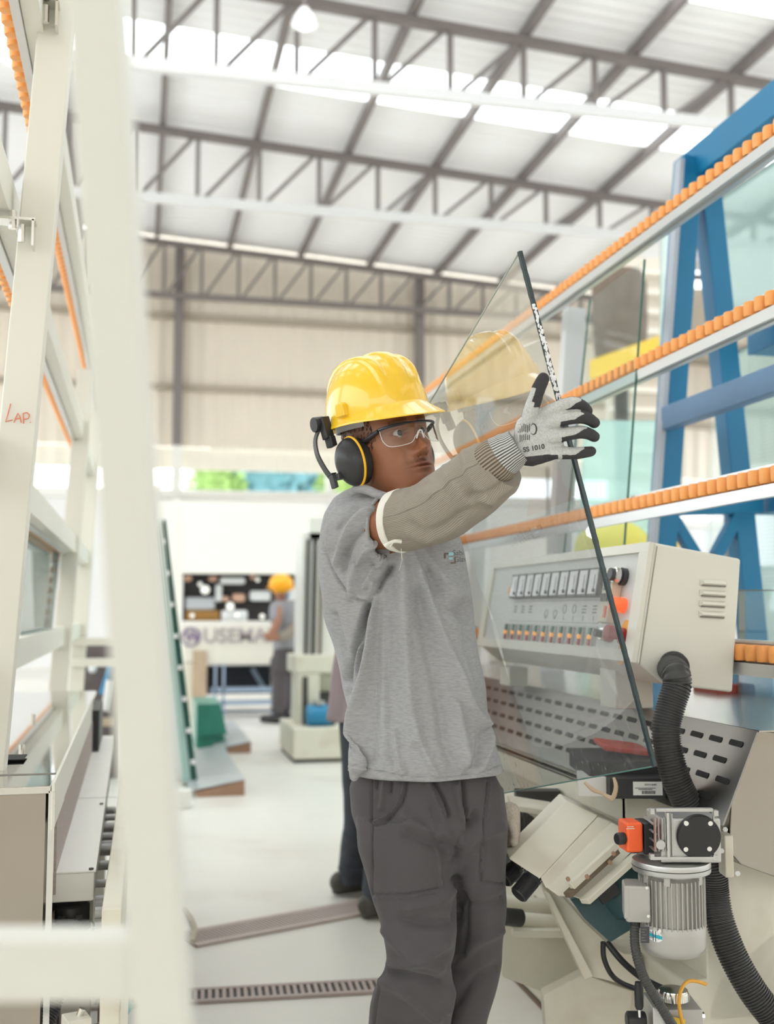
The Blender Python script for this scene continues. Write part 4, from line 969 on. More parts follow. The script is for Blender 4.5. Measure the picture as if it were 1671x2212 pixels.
for i in range(2):
    ss, t_ = fpx((1306, 1328)[i], 1345); 
    for k in range(2): fbox(q, ss-.014, ss+.014, t_-.01+k*.03, t_+.008+k*.03, .003, .0038)
part('button_legends', q, LGD, cbx, smooth=False)
q = MB(); s, t = fpx(1104, 1272); fbox(q, s-.02, s+.02, t-.06, t+.02, .003, .0038); part('warning_sticker', q, mat('sticker_orange', (.85,.45,.15), .5), cbx)
# door seam, louvres
a, b = Q(1418, 1180), Q(1380, 1436); part('seam', MB().beam(a-V((0,.001,0)), b-V((0,.001,0)), .0018, .003, up=V((0,1,0))), mat('seam_shadow_gap', (.35,.33,.28), .7), cbx)
for i in range(4):
    y = 1251+i*22.6; l = MB(); a, b = Q(1511-i*1.0, y), Q(1568-i*1.0, y+3); dn = Q(1511, y+12)-Q(1511, y)
    v0 = V((0,-.001,0)); out = V((0,-.011,0))
    l.add([a+v0, b+v0, a+dn*1.1+v0-V((0,0,0)), b+dn*1.1+v0, a+dn*.75+out+V((.006,0,0)), b+dn*.75+out-V((.006,0,0)), a+out*.8+dn*.3+V((.005,0,0)), b+out*.8+dn*.3-V((.005,0,0))],
          [(0,1,7,6),(6,7,5,4),(4,5,3,2),(0,6,4,2),(1,3,5,7)])
    part('louvre', l, CREAM, cbx, bev=.001)
    part('louvre_slot', MB().beam(a+dn*1.1+V((.004,-.003,0)), b+dn*1.1+V((-.004,-.003,0)), .003, .003), mat('slot_dark', (.2,.19,.17), .7), cbx)
tq = P(1480, 1548, X=1.25)
for (x0, y0, x1, y1) in ((1100,1468,1140,1510), (1330,1478,1410,1530)):
    yy = 2.62 if x0 > 1200 else 3.45
    a, b = P(x0, y1, Y=yy), P(x1, y0, Y=yy); part('bracket_foot', MB().box2((a.x-.0, yy, tq.z), (b.x, yy+.10, max(a.z,b.z)+.04)), CREAM, cbx, bev=.004)
# ================================================================ corrugated hoses
def corrhose(pts, r, pitch, seg=26, amp=.10):
    pp = [V(p) for p in pts]; sp, _ = spline(pp, [0]*len(pp), 16); L = [0]
    for a, b in zip(sp[:-1], sp[1:]): L.append(L[-1]+(b-a).length)
    n = int(L[-1]/pitch*4); out = []; rr = []; Ln = np.array(L)
    for i in range(n):
        s = L[-1]*i/(n-1); k = min(len(sp)-2, int(np.searchsorted(Ln, s, 'right'))-1); f = (s-L[k])/max(1e-6, L[k+1]-L[k])
        out.append(sp[k].lerp(sp[k+1], f)); rr.append(r*(1, 1, 1-amp, 1-amp)[i % 4])
    return MB().tube(out, rr, seg)
ch = thing('corrugated_hose', 'thick black corrugated hose from the control box side down behind the gearbox', 'hose', P(1640, 2160, d=2.35))
hp = [Q(1454,1445)+V((0,.02,0)), P(1458,1452,d=2.46), P(1462,1480,d=2.44), P(1450,1520,d=2.43), P(1438,1570,d=2.42), P(1442,1620,d=2.41), P(1462,1690,d=2.40), P(1492,1750,d=2.40), P(1520,1810,d=2.42), P(1537,1870,d=2.42), P(1543,1930,d=2.42), P(1556,1995,d=2.40), P(1585,2070,d=2.38), P(1628,2145,d=2.36), P(1690,2225,d=2.35), P(1760,2330,d=2.35)]
part('hose', corrhose(hp, .0315, .0058), RUBBER, ch)
c = Q(1452, 1440); part('collar', MB().lathe([(.030,0),(.0365,.002),(.0365,.010),(.033,.014),(.0325,.022),(.029,.024)], c, V((0,-1,0)), 32), BLACK, ch)
# ================================================================ machine bed: slotted steel guard, ledge, shroud
TY0, TY1 = 2.10, 4.9
tq = P(1480, 1548, X=1.25); bq = P(1480, 1752, X=1.17)
gd = thing('slotted_guard', 'inclined stainless steel guard with rows of black slots under the control box', 'guard', (1.2, 3.4, bq.z))
zT, zB = tq.z, bq.z
pl = [V((1.25, TY0, zT)), V((1.165, TY0, zB)), V((1.165, TY1, zB)), V((1.25, TY1, zT))]
part('plate', MB().prism(pl, (.004, 0, -.0)), STEELD, gd)
part('top_cover', MB().box2((1.25, TY0, zT-.003), (1.75, TY1, zT)), STEEL, gd)
up_ = (pl[0]-pl[1]); nn = V((-1, 0, .38)).normalized()
SLM = mat('slot_black', (.012,.012,.012), .7)
for r in range(4):
    tt = .83-r*.20
    for i in range(24):
        q = MB()
        y = TY0+.06+i*.085+(.04 if r % 2 else 0); c = pl[1]+up_*tt+V((0, y-TY0, 0)); 
        pts = []
        for k in range(12):
            a = 2*math.pi*k/12; ca = math.cos(a); pts.append(c+V((0, .022*(1 if ca > 0 else -1)+.005*ca, 0))+up_.normalized()*(.0068*math.sin(a))+nn*.0006)
        q.prism(pts, nn*.0008); part('slot', q, SLM, gd, smooth=False)
part('bolt', MB().cyl(P(1413,1572,X=1.2), P(1413,1572,X=1.2)+V((-.01,0,0)), .006, 10), DARK, gd)
sr = thing('steel_shroud', 'large stainless steel end shroud at the right edge beside the hose', 'shroud', P(1640, 1880, Y=2.24))
YS = 2.22
sp_ = [P(1588,1571,Y=YS), P(1760,1590,Y=YS), P(1760,1925,Y=YS), P(1671,1894,Y=YS), P(1600,1868,Y=YS), P(1574,1838,Y=YS), P(1580,1700,Y=YS)]
part('body', MB().prism(sp_, (0,.5,0)), mat('shroud_steel', (.42,.385,.35), .24, 1, var=.10, vscale=2.5, bump=1.0, bscale=7), sr, bev=.004)
part('top_seam', MB().beam(sp_[0]+V((0,-.001,.001)), sp_[1]+V((0,-.001,.001)), .004, .004), mat('seam_steel', (.3,.29,.27), .4, 1), sr)
ld = thing('machine_ledge', 'cream painted machine ledge running under the steel guard', 'machine bed', (1.16, 3.5, .72))
l1 = P(1351, 1778, d=2.62); l2 = P(1351, 1724, d=2.62); XL = l1.x; YL = l1.y
part('front_face', MB().box2((XL, YL, l1.z), (XL+.03, 5.2, l2.z)), CREAMD, ld, bev=.003)
part('top', MB().box2((XL, YL, l2.z-.01), (XL+.12, 5.2, l2.z)), CREAMD, ld, bev=.003)
part('end_face', MB().box2((XL, YL-.004, l1.z-.0), (XL+.15, YL+.02, l2.z)), CREAMD, ld, bev=.003)
part('bed', MB().box2((XL+.10, 2.3, .35), (XL+.7, 5.2, l1.z+.02)), CREAMD, ld, bev=.005)
# boxes on the ledge
def orient_box(name, c, sz, rz, m, label, cat, bev=.002, parent=None):
    R = Matrix.Rotation(rz, 3, 'Z'); q = MB().box(c, sz, R)
    if parent is not None: return part(name, q, m, parent, bev)
    return solo(name, q, m, label, cat, bev=bev)
c = P(1390, 1703, d=2.50); kb = thing('black_carton', 'black carton with a white barcode label lying on the ledge', 'carton', c-V((0,0,.025)))
CB = mat('carton_black', (.03,.03,.032), .5); R_a = math.radians(-13)
Rz = Matrix.Rotation(R_a, 3, 'Z'); part('box', MB().box(c+V((.0,.06,0)), (.125,.12,.046), Rz), CB, kb, bev=.002)
fc = c+Rz@V((0,0,0))+V((.0,0,0)); lo_ = P(1380,1690,d=2.42)
ax1, ay1 = Rz@V((1,0,0)), ZZ
face = c+V((0,.06,0))-Rz@V((0,.0605,0))
part('label', MB().box(face+ax1*.022, (.066,.001,.030), Rz), mat('label_white', (.82,.82,.80), .6), kb)
lt = face+ax1*.022-Rz@V((0,.0012,0))
text('WV1444', .0075, lt+ax1*(-.008)+ZZ*.006, ax1, ay1, PBL, kb, 'label_text', ext=.0001)
q = MB(); rnd = random.Random(2)
for i in range(16): q.box(lt+ax1*(-.013+i*.0019)+ZZ*-.0085, (.0007+.0006*rnd.random(),.0004,.007), Rz)
for i in range(2): q.box(lt+ax1*(-.006)+ZZ*(.001-i*.003), (.046-.014*i,.0004,.0012), Rz)
part('barcode', q, PBL, kb, smooth=False)
c = P(1298, 1699, d=2.55); part_w = thing('white_carton', 'torn white carton end beside the black carton on the ledge', 'carton', c-V((0,0,.025)))
part('box', MB().box(c+V((0,.05,0)), (.070,.10,.044), Matrix.Rotation(-.35, 3, 'Z')), mat('carton_white', (.80,.78,.75), .7), part_w, bev=.001)
part('torn_flap', MB().tube([P(1262,1690,d=2.49), P(1280,1706,d=2.48), P(1300,1714,d=2.48), P(1322,1724,d=2.47), P(1330,1700,d=2.46), P(1325,1680,d=2.47)], [.003,.005,.004,.006,.005,.003], 6, smooth=3), mat('cardboard', (.62,.47,.33), .8), part_w)
c = P(1330, 1648, d=2.62); bt = thing('black_tray', 'black case with a red lid lying on the ledge, seen through the held glass', 'case', c-V((0,0,.02)))
part('case', MB().box(c+V((.02,.07,-.012)), (.16,.26,.045), Matrix.Rotation(-.2, 3, 'Z')), CB, bt, bev=.004)
part('red_lid', MB().box(P(1345, 1612, d=2.66)+V((.01,.03,-.005)), (.11,.17,.012), Matrix.Rotation(-.25, 3, 'Z')@Matrix.Rotation(.12, 3, 'Y')), RED, bt, bev=.003)
# ================================================================ gearmotor
GD = 2.20
gm = thing('gear_motor', 'silver vertical gear motor with round black gearbox cover in front of the hose', 'motor', P(1450, 2085, d=GD))
mc = P(1449, 1870, d=GD); s_ = GD/F
def px(n): return n*s_
base = V((mc.x, mc.y, 0)); z_of = lambda y: P(1449, y, d=GD-.055).z
part('flange', MB().lathe([(px(82),z_of(1893)),(px(83),z_of(1891)),(px(83),z_of(1872)),(px(82),z_of(1870)),(px(76),z_of(1869)),(px(30),z_of(1866))], base, ZZ, 48), ALU, gm)
part('flange_groove', MB().lathe([(px(83.4),z_of(1883)),(px(83.4),z_of(1881))], base, ZZ, 48), DARK, gm)
part('neck', MB().lathe([(px(56),z_of(1905)),(px(58),z_of(1892))], base, ZZ, 32), MOTOR, gm)
part('stator_body', MB().lathe([(px(60),z_of(2012)),(px(63),z_of(2010)),(px(63),z_of(1908)),(px(56),z_of(1902))], base, ZZ, 48), MOTOR, gm)
q = MB()
for i in range(40):
    a = 2*math.pi*i/40; dv = V((math.cos(a), math.sin(a), 0)); zc = (z_of(2008)+z_of(1905))/2; h = z_of(1905)-z_of(2008)
    q.box(base+dv*px(66)+V((0,0,zc)), (px(9), px(2.6), h), Matrix.Rotation(a, 3, 'Z'))
part('cooling_fins', q, MOTOR, gm, bev=.0006)
for a in (-.75, -1.95, -2.7, .2):
    dv = (RT*math.cos(a)+FH*math.sin(a)); part('lug', MB().box(base+dv*px(62)+V((0,0,z_of(1903))), (px(16),px(14),px(24)), Matrix.Rotation(a-YAW, 3, 'Z')), MOTOR, gm, bev=.002)
part('fan_cowl', MB().lathe([(px(20),z_of(2074)),(px(46),z_of(2074)),(px(58),z_of(2069)),(px(66),z_of(2060)),(px(69),z_of(2052)),(px(69),z_of(2006)),(px(67.5),z_of(2004))], base, ZZ, 56), MOTOR, gm)
fr = lambda x, y, o=0: P(x, y, d=GD)-FW*o
def disc(mb, x, y, rx, ry, d, h, seg=32): return mb.lathe([(px(rx),0),(px(rx),h*.8),(px(rx)*.97,h)], P(x, y, d=d), -FW, seg, ref=RT)
sw = disc(MB(), 1423, 2010, 4, 4, GD-.066, .004); part('cowl_screw', sw, CHROME, gm); part('cowl_screw', disc(MB(), 1515, 2011, 4, 4, GD-.03, .004), CHROME, gm)
# oval maker's sticker: white oval with a teal bar and a vertical sign, wrapped on the cowl
cb = bvh_of(bpy.data.objects[[o.name for o in gm.children if o.name.startswith('fan_cowl')][0]].data)
def stick(mb, m, nm, off): me = mb.mesh(nm); wrap(me, cb, FW, off); link(nm, me, m, gm, smooth=False)
q = MB(); ring = [(1426+15*math.cos(k*.2618), 2042+12*math.sin(k*.2618)) for k in range(24)]; q.add([P(1426,2042,d=2.1)]+[P(a, b, d=2.1) for a, b in ring], [(0, 1+k, 1+(k+1) % 24) for k in range(24)]); stick(q, mat('sticker_white', (.80,.82,.82), .5), 'sticker', .0004)
stick(rectpx(MB(), 1412, 2038.5, 1440, 2045.5, 2.1), mat('sticker_teal', (.02,.38,.50), .5), 'sticker_bar', .0008)
q = MB(); rectpx(q, 1422.2, 2030.5, 1423.6, 2053, 2.1, 1); rectpx(q, 1426.6, 2030.5, 1428, 2053, 2.1, 1); stick(q, PBL, 'sticker_sign', .0011)
q = MB(); rectpx(q, 1383, 2002, 1402, 2037, 2.1, 4); stick(q, PBL, 'nameplate', .0006)
q = MB()
for r in range(5): rectpx(q, 1385, 2007+r*6, 1396-(r % 2)*4, 2008.3+r*6, 2.1, 2)
stick(q, mat('plate_print', (.45,.42,.32), .6), 'nameplate_print', .0010)
# terminal box on the left
R_t = Matrix((RT, FH, ZZ)).transposed()
tb_ = part('terminal_box', MB().box(P(1375,1945,d=GD-.02), (px(52),px(70),px(76)), R_t@Matrix.Rotation(-.15,3,'Z')), MOTOR, gm, bev=.005)
part('terminal_lid', MB().box(P(1352,1942,d=GD-.02), (px(14),px(64),px(70)), R_t@Matrix.Rotation(-.15,3,'Z')), MOTOR, tb_, bev=.004)
for (x, y) in ((1396,1917),(1399,1978)): part('lid_screw', disc(MB(), x, y, 3.5, 3.5, GD-.062, .003, 12), CHROME, tb_)
part('cable_gland', MB().cyl(P(1371,1983,d=GD-.02), P(1371,2003,d=GD-.02), px(11), 10), BLACK, tb_)
# gearbox
gx = part('gearbox', MB().box(P(1474,1803,d=GD+.01), (px(128),.12,px(92)), R_t), ALU, gm, bev=.004)
q = MB()
for x, y, w, h in ((1407,1752,9,12),(1544,1756,10,12),(1407,1850,9,12),(1543,1852,10,12),(1476,1749,120,7),(1474,1853,130,7),(1441,1802,6,92)):
    q.box(P(x, y, d=GD-.054), (px(w),.014,px(h)), R_t)
for x in (1414,1421,1428,1435): q.box(P(x, 1802, d=GD-.05), (px(2.4),.012,px(70)), R_t)
for y in (1775,1792,1810,1828): q.box(P(1404, y, d=GD), (px(6),.09,px(3)), R_t)
for x in (1450,1540): q.box(P(x, 1802, d=GD-.05), (px(3),.012,px(88)), R_t)
part('casting_ribs', q, ALU, gx, bev=.0015)
cov = part('cover_plate', disc(MB(), 1506, 1805, 46, 46, GD-.045, .014, 56), mat('cover_black', (.02,.02,.021), .5), gx)
for x, y in ((1481,1778),(1533,1778),(1480,1834),(1531,1833)): part('screw', disc(MB(), x, y, 5.2, 5.2, GD-.059, .003, 16), CHROME, cov)
part('shaft_hub', disc(MB(), 1424, 1822, 10, 10, GD-.05, .010, 24), ALU, gx)
for x, y in ((1388,1871),(1425,1882),(1508,1872)): part('flange_bolt', MB().cyl(P(x,y,d=GD-.03 if y > 1875 else GD-.01), P(x,y-7,d=GD-.03 if y > 1875 else GD-.01), px(7), 6), ALU, gm)
# motor cable
mcab = thing('motor_cable', 'thin black corrugated cable hanging from the motor terminal box', 'cable', P(1450, 2212, d=2.15))
part('conduit', corrhose([P(1371,1995,d=GD-.02), P(1370,2030,d=GD-.03), P(1376,2070,d=GD-.04), P(1392,2115,d=GD-.04), P(1418,2160,d=GD-.04), P(1450,2212,d=GD-.04), P(1490,2280,d=GD)], px(10.5), .0050, 16), RUBBER, mcab)
# emergency stop switch
es = thing('emergency_switch', 'orange-red emergency switch box with black knob left of the gearbox', 'switch', P(1370, 1840, d=2.22))
part('cover', MB().box(P(1361,1804,d=2.22), (px(38),.055,px(64)), R_t@Matrix.Rotation(.12,3,'Z')), ESTOP, es, bev=.006)
part('back_box', MB().box(P(1390,1806,d=2.23), (px(22),.06,px(66)), R_t@Matrix.Rotation(.12,3,'Z')), BLACK, es, bev=.003)
part('knob', MB().lathe([(px(12),-.002),(px(13),.0),(px(13),.012),(px(11),.015)], P(1345,1811,d=2.20), -RT*.93-FH*.36, 24), BLACK, es)
part('bracket', MB().box(P(1405,1806,d=2.25), (px(6),.07,px(76)), R_t), CHROME, es)
part('lettering_band', MB().box(P(1361,1786,d=2.192), (px(14),.001,px(1.4)), R_t@Matrix.Rotation(.12,3,'Z')).box(P(1361,1790,d=2.192), (px(18),.001,px(1.4)), R_t@Matrix.Rotation(.12,3,'Z')), CREAM, es)
# ================================================================ inclined grinding head, arms and base
def dprism(name, pts, d, dep, m, par, bev=.003): return part(name, MB().prism([P(x, y, d=d if not isinstance(d, (list,tuple)) else d[i]) for i, (x, y) in enumerate(pts)], FH*dep), m, par, bev)
gh = thing('grinding_head', 'inclined cream metal housing with two black adjusting knobs at its lower end', 'machine head', P(1210, 1945, d=2.5))
dprism('lid', [(1098,1855),(1222,1729),(1292,1762),(1166,1899)], [2.42,2.58,2.54,2.38], .10, CREAMD, gh)
dprism('side_cover', [(1168,1897),(1290,1764),(1322,1776),(1180,1921)], [2.38,2.54,2.53,2.37], .09, CREAMD, gh)
dprism('side_plate', [(1180,1918),(1320,1776),(1392,1812),(1262,1946),(1240,1938),(1206,1936)], [2.37,2.52,2.48,2.34,2.35,2.36], .08, CREAMD, gh)
q = MB()
for a, b in (((1225,1934),(1330,1838)),): q.beam(P(*a, d=2.335), P(*b, d=2.42), .012, .02, up=-FW)
part('slide_gap', q, mat('gap_dark', (.16,.12,.08), .7), gh)
part('slide_bar', MB().beam(P(1232,1915,d=2.34), P(1330,1826,d=2.42), .016, .014, up=-FW).beam(P(1262,1948,d=2.33), P(1375,1848,d=2.42), .012, .03, up=-FW), CREAMD, gh, bev=.002)
for x, y in ((1226,1898),(1267,1893),(1324,1843),(1316,1862)): part('cap_screw', disc(MB(), x, y, 5, 5, 2.33 if x < 1300 else 2.39, .006, 16), mat('rusty_screw', (.35,.22,.14), .6), gh)
for (x0, y0, x1, y1, r, d_) in ((1158,1888,1118,1935,22,2.42),(1120,1866,1088,1902,21,2.50)):
    a, b = P(x0, y0, d=d_), P(x1, y1, d=d_-.03); k = part('adjusting_knob', MB().lathe([(px(r*.8),0),(px(r),.004),(px(r),.014),(px(r*.93),.018),(px(r*.93),(b-a).length-.003),(px(r*.85),(b-a).length)], a, b-a, 36), BLACK, gh)
    q = MB(); ax_ = (b-a).normalized(); u1 = ax_.orthogonal().normalized(); u2 = ax_.cross(u1); Lk = (b-a).length
    for i in range(36):
        an = 2*math.pi*i/36; p = a+(u1*math.cos(an)+u2*math.sin(an))*px(r*.95); q.beam(p+ax_*.018, p+ax_*(Lk-.003), .0016, .0016)
    part('knurling', q, BLACK, k, smooth=False)
    q = MB()
    for i in range(14):
        an = 2*math.pi*i/14; p = a+(u1*math.cos(an)+u2*math.sin(an))*px(r*1.005); q.beam(p+ax_*.006, p+ax_*.011, .0012, .0012)
    part('scale_marks', q, mat('scale_white', (.8,.8,.8), .6), k, smooth=False)
tm_ = thing('spindle_motor', 'dark green tilted spindle motor below the cream grinding head', 'motor', P(1330, 2035, d=2.55))
a, b = P(1330, 1860, d=2.66), P(1282, 1990, d=2.50); a2 = P(1392,1838,d=2.70)
ax_ = (P(1295,2010,d=2.46)-P(1385,1880,d=2.62)).normalized(); o_ = P(1372, 1890, d=2.62)
part('body', MB().lathe([(.060,-.05),(.066,-.045),(.066,.085),(.060,.092),(.030,.125),(.01,.128)], o_, ax_, 40), TEAL, tm_)
part('face_plate', MB().prism([P(1230,1942,d=2.52), P(1265,1935,d=2.52), P(1392,1850,d=2.62), P(1408,1920,d=2.60), P(1395,1990,d=2.56), P(1318,2037,d=2.50), P(1262,1985,d=2.50)], FH*.03), TEAL, tm_, bev=.004)
part('terminal_block', MB().box(P(1310,1925,d=2.50), (.05,.04,.03), R_t@Matrix.Rotation(-.6,3,'Y')), BLACK, tm_, bev=.003)
part('cable', MB().tube([P(1302,2035,d=2.55), P(1304,2070,d=2.55), P(1320,2105,d=2.54), P(1345,2125,d=2.5), P(1385,2140,d=2.45)], .006, 10, smooth=5).tube([P(1310,2035,d=2.55), P(1345,2078,d=2.52), P(1390,2115,d=2.46), P(1440,2140,d=2.4)], .0075, 10, smooth=5), BLACK, tm_)
mb_ = thing('cast_machine_frame', 'cream cast machine base with slanted arm and open pockets at the lower right', 'machine base', P(1400, 2212, Z=0))
dprism('slanted_arm', [(1172,1905),(1215,1935),(1262,1990),(1320,2045),(1350,2060),(1385,2060),(1400,2140),(1268,2108),(1210,2010)], 2.60, .12, CREAMD, mb_)
dprism('arm_flange', [(1170,1918),(1188,1930),(1282,2110),(1262,2118)], 2.57, .10, CREAMD, mb_)
dprism('back_wall', [(1085,1990),(1190,1992),(1262,2050),(1470,2060),(1470,2160),(1262,2180),(1085,2110)], 2.86, .05, CREAMD, mb_)
dprism('front_wall', [(1262,2104),(1390,2150),(1420,2260),(1180,2260),(1172,2150)], 2.66, .05, CREAMD, mb_)
dprism('floor_plinth', [(1085,2085),(1130,2140),(1190,2190),(1240,2260),(1120,2500),(1085,2300)], 2.95, .05, CREAMD, mb_) if False else None
q = MB(); a, b = P(1085, 2078, Z=.02), P(1262, 2260, Z=.02); c1, c2 = P(1085, 1990, Y=a.y), P(1262, 2104, Y=b.y)
q.add([a, b, V((b.x, b.y, .62)), V((a.x, a.y, .62)), a+V((.6,0,0)), b+V((.6,0,0)), V((b.x+.6, b.y, .62)), V((a.x+.6, a.y, .62))], [(0,1,2,3),(4,7,6,5),(0,4,5,1),(3,2,6,7),(0,3,7,4),(1,5,6,2)])
part('side_wall', q, CREAMD, mb_)
q = MB(); w0 = V((a.x, a.y, 0)); wd = V((b.x-a.x, b.y-a.y, 0)); L_ = wd.length; wd.normalize(); wn = V((-wd.y, wd.x, 0)); wn = wn if wn.x < 0 else -wn
def wallbox(s0, s1, z0, z1, t): return MB().prism([w0+wd*s0+V((0,0,z0)), w0+wd*s1+V((0,0,z0)), w0+wd*s1+V((0,0,z1)), w0+wd*s0+V((0,0,z1))], wn*t)
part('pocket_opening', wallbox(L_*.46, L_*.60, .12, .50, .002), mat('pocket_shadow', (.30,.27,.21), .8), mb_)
part('pocket_lip', wallbox(L_*.46, L_*.62, .10, .13, .02), CREAMD, mb_)
part('base_skirt', wallbox(0, L_, 0, .012, .004), mat('skirt_brown', (.20,.13,.09), .8), mb_)  # thin dark brown strip along the foot of the side wall
part('far_side_wall', MB().box2((a.x-.02, a.y, 0), (a.x+.5, a.y+2.2, .60)), CREAMD, mb_, bev=.004)
part('end_block', MB().prism([P(1556,1888,Y=2.30), P(1600,1880,Y=2.30), P(1780,1925,Y=2.30), P(1780,2350,Y=2.30), P(1470,2350,Y=2.30), P(1478,2120,Y=2.30), P(1552,2110,Y=2.30)], (0,.5,0)), CREAMD, mb_, bev=.006)
part('rust_stain', disc(MB(), 1530, 2135, 22, 22, 2.36, .002), mat('rust', (.36,.20,.09), .8, var=.5, vscale=50), mb_) if False else None
part('corner_bracket', MB().box(P(1567,1845,d=2.36), (px(20),.05,px(95)), R_t), CREAMD, mb_, bev=.003)
for x, y in ((1558,1838),(1566,1792),(1593,1887)): part('bracket_bolt', MB().cyl(P(x,y,d=2.31), P(x,y,d=2.29), px(6), 6), ALU, mb_)
# slide tubes left of the arm
stb = thing('slide_shaft', 'cream shafts with a black end knob behind the worker trouser leg', 'shaft', P(1140, 2000, d=2.75))
part('shaft', MB().cyl(P(1085,1985,d=2.80), P(1210,1995,d=2.80), .020, 20).cyl(P(1085,1948,d=2.86), P(1200,1960,d=2.86), .019, 20), CREAMD, stb)
part('end_knob', MB().cyl(P(1088,1980,d=2.74), P(1124,1983,d=2.76), .0215, 24), BLACK, stb)
part('slot_block', MB().box(P(1165,2012,d=2.78), (.14,.05,.02), R_t), CREAMD, stb, bev=.003)
cv = thing('cast_bracket', 'cream bracket with dark springs between the glass edge and the tilted housing', 'bracket', P(1160, 1860, d=2.95))
part('shelf', MB().prism([P(1094,1716,d=2.9), P(1108,1740,d=2.88), P(1180,1752,d=2.85), P(1200,1744,d=2.86), P(1188,1732,d=2.95)], V((0,0,-.014))), CREAMD, cv, bev=.002)
part('gusset', MB().prism([P(1130,1750,d=2.9), P(1195,1748,d=2.9), P(1232,1728,d=2.9), P(1180,1785,d=2.9)], FH*.03), CREAMD, cv)
q = MB()
for i in range(7): q.cyl(P(1112+i*10,1745,d=3.0), P(1112+i*10,1850,d=3.0), .006, 8)
part('spring_rods', q, DARK, cv)
part('upper_springs', MB().box(P(1160,1722,d=3.02), (.12,.05,.04), R_t), DARK, cv)
solo('dark_sump', MB().box(P(1160,1830,d=3.10), (.22,.06,.18), R_t), mat('sump_dark', (.10,.12,.11), .5, var=.3), 'dark sump behind the springs beside the tilted housing', 'sump', bev=.004)
# lower edge details
lv = thing('lever_knob', 'black lever grip and round knob at the bottom edge beside the oil pump', 'lever', P(1380, 2212, d=2.2))
part('grip', MB().lathe([(px(7),0),(px(9.5),.006),(px(10),.04),(px(8),.052)], P(1380,2180,d=2.2), ZZ, 20), BLACK, lv)
part('rod', MB().cyl(P(1382,2240,d=2.2), P(1380,2180,d=2.2), px(4), 12), CHROME, lv)
part('round_knob', MB().lathe([(px(16),0),(px(20),.003),(px(20),.035),(px(18),.038)], P(1352,2205,d=2.21), RT, 28), BLACK, lv)
op = thing('oil_pump', 'grey oil pump with a ribbed silver cap at the bottom edge', 'pump', P(1450, 2212, d=2.2))
part('body', MB().box(P(1455,2205,d=2.26), (px(100),.10,px(85)), R_t), MOTOR, op, bev=.004)
part('front_block', MB().box(P(1412,2200,d=2.22), (px(28),.09,px(80)), R_t), ALU, op, bev=.003)
c = P(1454,2160,d=2.24); k = part('ribbed_cap', MB().lathe([(px(30),0),(px(33),.002),(px(33),.016),(px(31),.021),(px(12),.022)], c, ZZ, 40), CHROME, op)
q = MB()
for i in range(40): an = 2*math.pi*i/40; q.box(c+V((math.cos(an)*px(33), math.sin(an)*px(33), .009)), (.002,.0016,.013), Matrix.Rotation(an, 3, 'Z'))
part('cap_ribs', q, CHROME, k)
part('warning_sticker', MB().box(P(1466,2208,d=2.205), (px(26),.001,px(16)), R_t@Matrix.Rotation(.2,3,'Y')), YELLOW, op)
part('side_bolt', MB().cyl(P(1504,2195,d=2.23), P(1520,2195,d=2.23), px(9), 8), CHROME, op)
solo('orange_tube', MB().tube([P(1524,2126,d=2.24), P(1500,2119,d=2.23), P(1482,2122,d=2.22), P(1470,2140,d=2.20), P(1466,2170,d=2.19), P(1474,2215,d=2.18), P(1480,2240,d=2.18)], px(4), 10, smooth=5), mat('amber_tube', (.72,.36,.04), .35), 'thin amber tube looping beside the ribbed cap at the bottom edge', 'tube')
# ================================================================ left roller rack
def left_rail(px, py, X, label, ylo=1.7, yhi=7.6):
    q = P(px, py, X=X); z = q.z; kx = -.0123
    t = thing('roller_rail', label, 'roller rail', (X, (ylo+yhi)/2, z), 'roller rails of the left glass rack')
    def bm(dx0, dx1, z0, z1):
        return MB().beam((X+(dx0+dx1)/2, ylo, z+(z0+z1)/2), (X+(dx0+dx1)/2+kx*0, yhi, z+(z0+z1)/2), dx1-dx0, z1-z0)
    part('channel', bm(.0, .02, -.04, .045), mat('rail_aluminium', (.66,.67,.67), .32, .75), t)
    part('beam', bm(.02, .062, -.03, .065), CREAM, t, bev=.003)
    me = MB().lathe([(.010,-.019),(.0165,-.018),(.0185,-.012),(.0185,.012),(.0165,.018),(.010,.019)], (0,0,0), ZZ, 16).mesh('roller'); me.shade_smooth(); me.set_sharp_from_angle(angle=.6); me.materials.append(ORANGE)
    for i in range(98):
        y = ylo+.055*(i+.5)
        if y > yhi: break
        o = bpy.data.objects.new('roller', me); COL.objects.link(o); o.parent = t; o.matrix_parent_inverse = Matrix.Translation(-t.location); o.location = (X-.012, y, z-.01)
    return z
for a in ((56, 140, -.30, 'topmost orange roller rail of the left rack, at the upper left corner'), (20, 585, -.36, 'second orange roller rail from the top of the left rack'),
          (84, 1138, -.385, 'third orange roller rail of the left rack, above the small glass pane'), (62, 1400, -.43, 'lowest roller rail of the left rack, just above the steel cabinet')): left_rail(*a)
def rack_post(x0, y0, x1, y1, Y, w, label, zb=.9):
    a, b = P(x0, y0, Y=Y), P(x1, y1, Y=Y); d = b-a; b = a+d*((zb-a.z)/d.z); a = a-d*(.25/abs(d.z))
    t = thing('rack_post', label, 'rack post', b, 'posts of the left glass rack')
    part('post', MB().beam(b, a, w, .06, up=V((0,1,0))), CREAM, t, bev=.004); return t, a, b
pt, pa, pb = rack_post(128, 0, -22, 1600, 2.6, .078, 'sharp cream post at the left edge with red handwritten letters')
rack_post(178, 900, 125, 1490, 6.0, .088, 'middle cream rack post standing behind the lettered post', 0)
rack_post(206, 900, 164, 1490, 7.6, .095, 'rear cream rack post just left of the blurred near post', 0)
q = MB(); yf = 2.6-.032
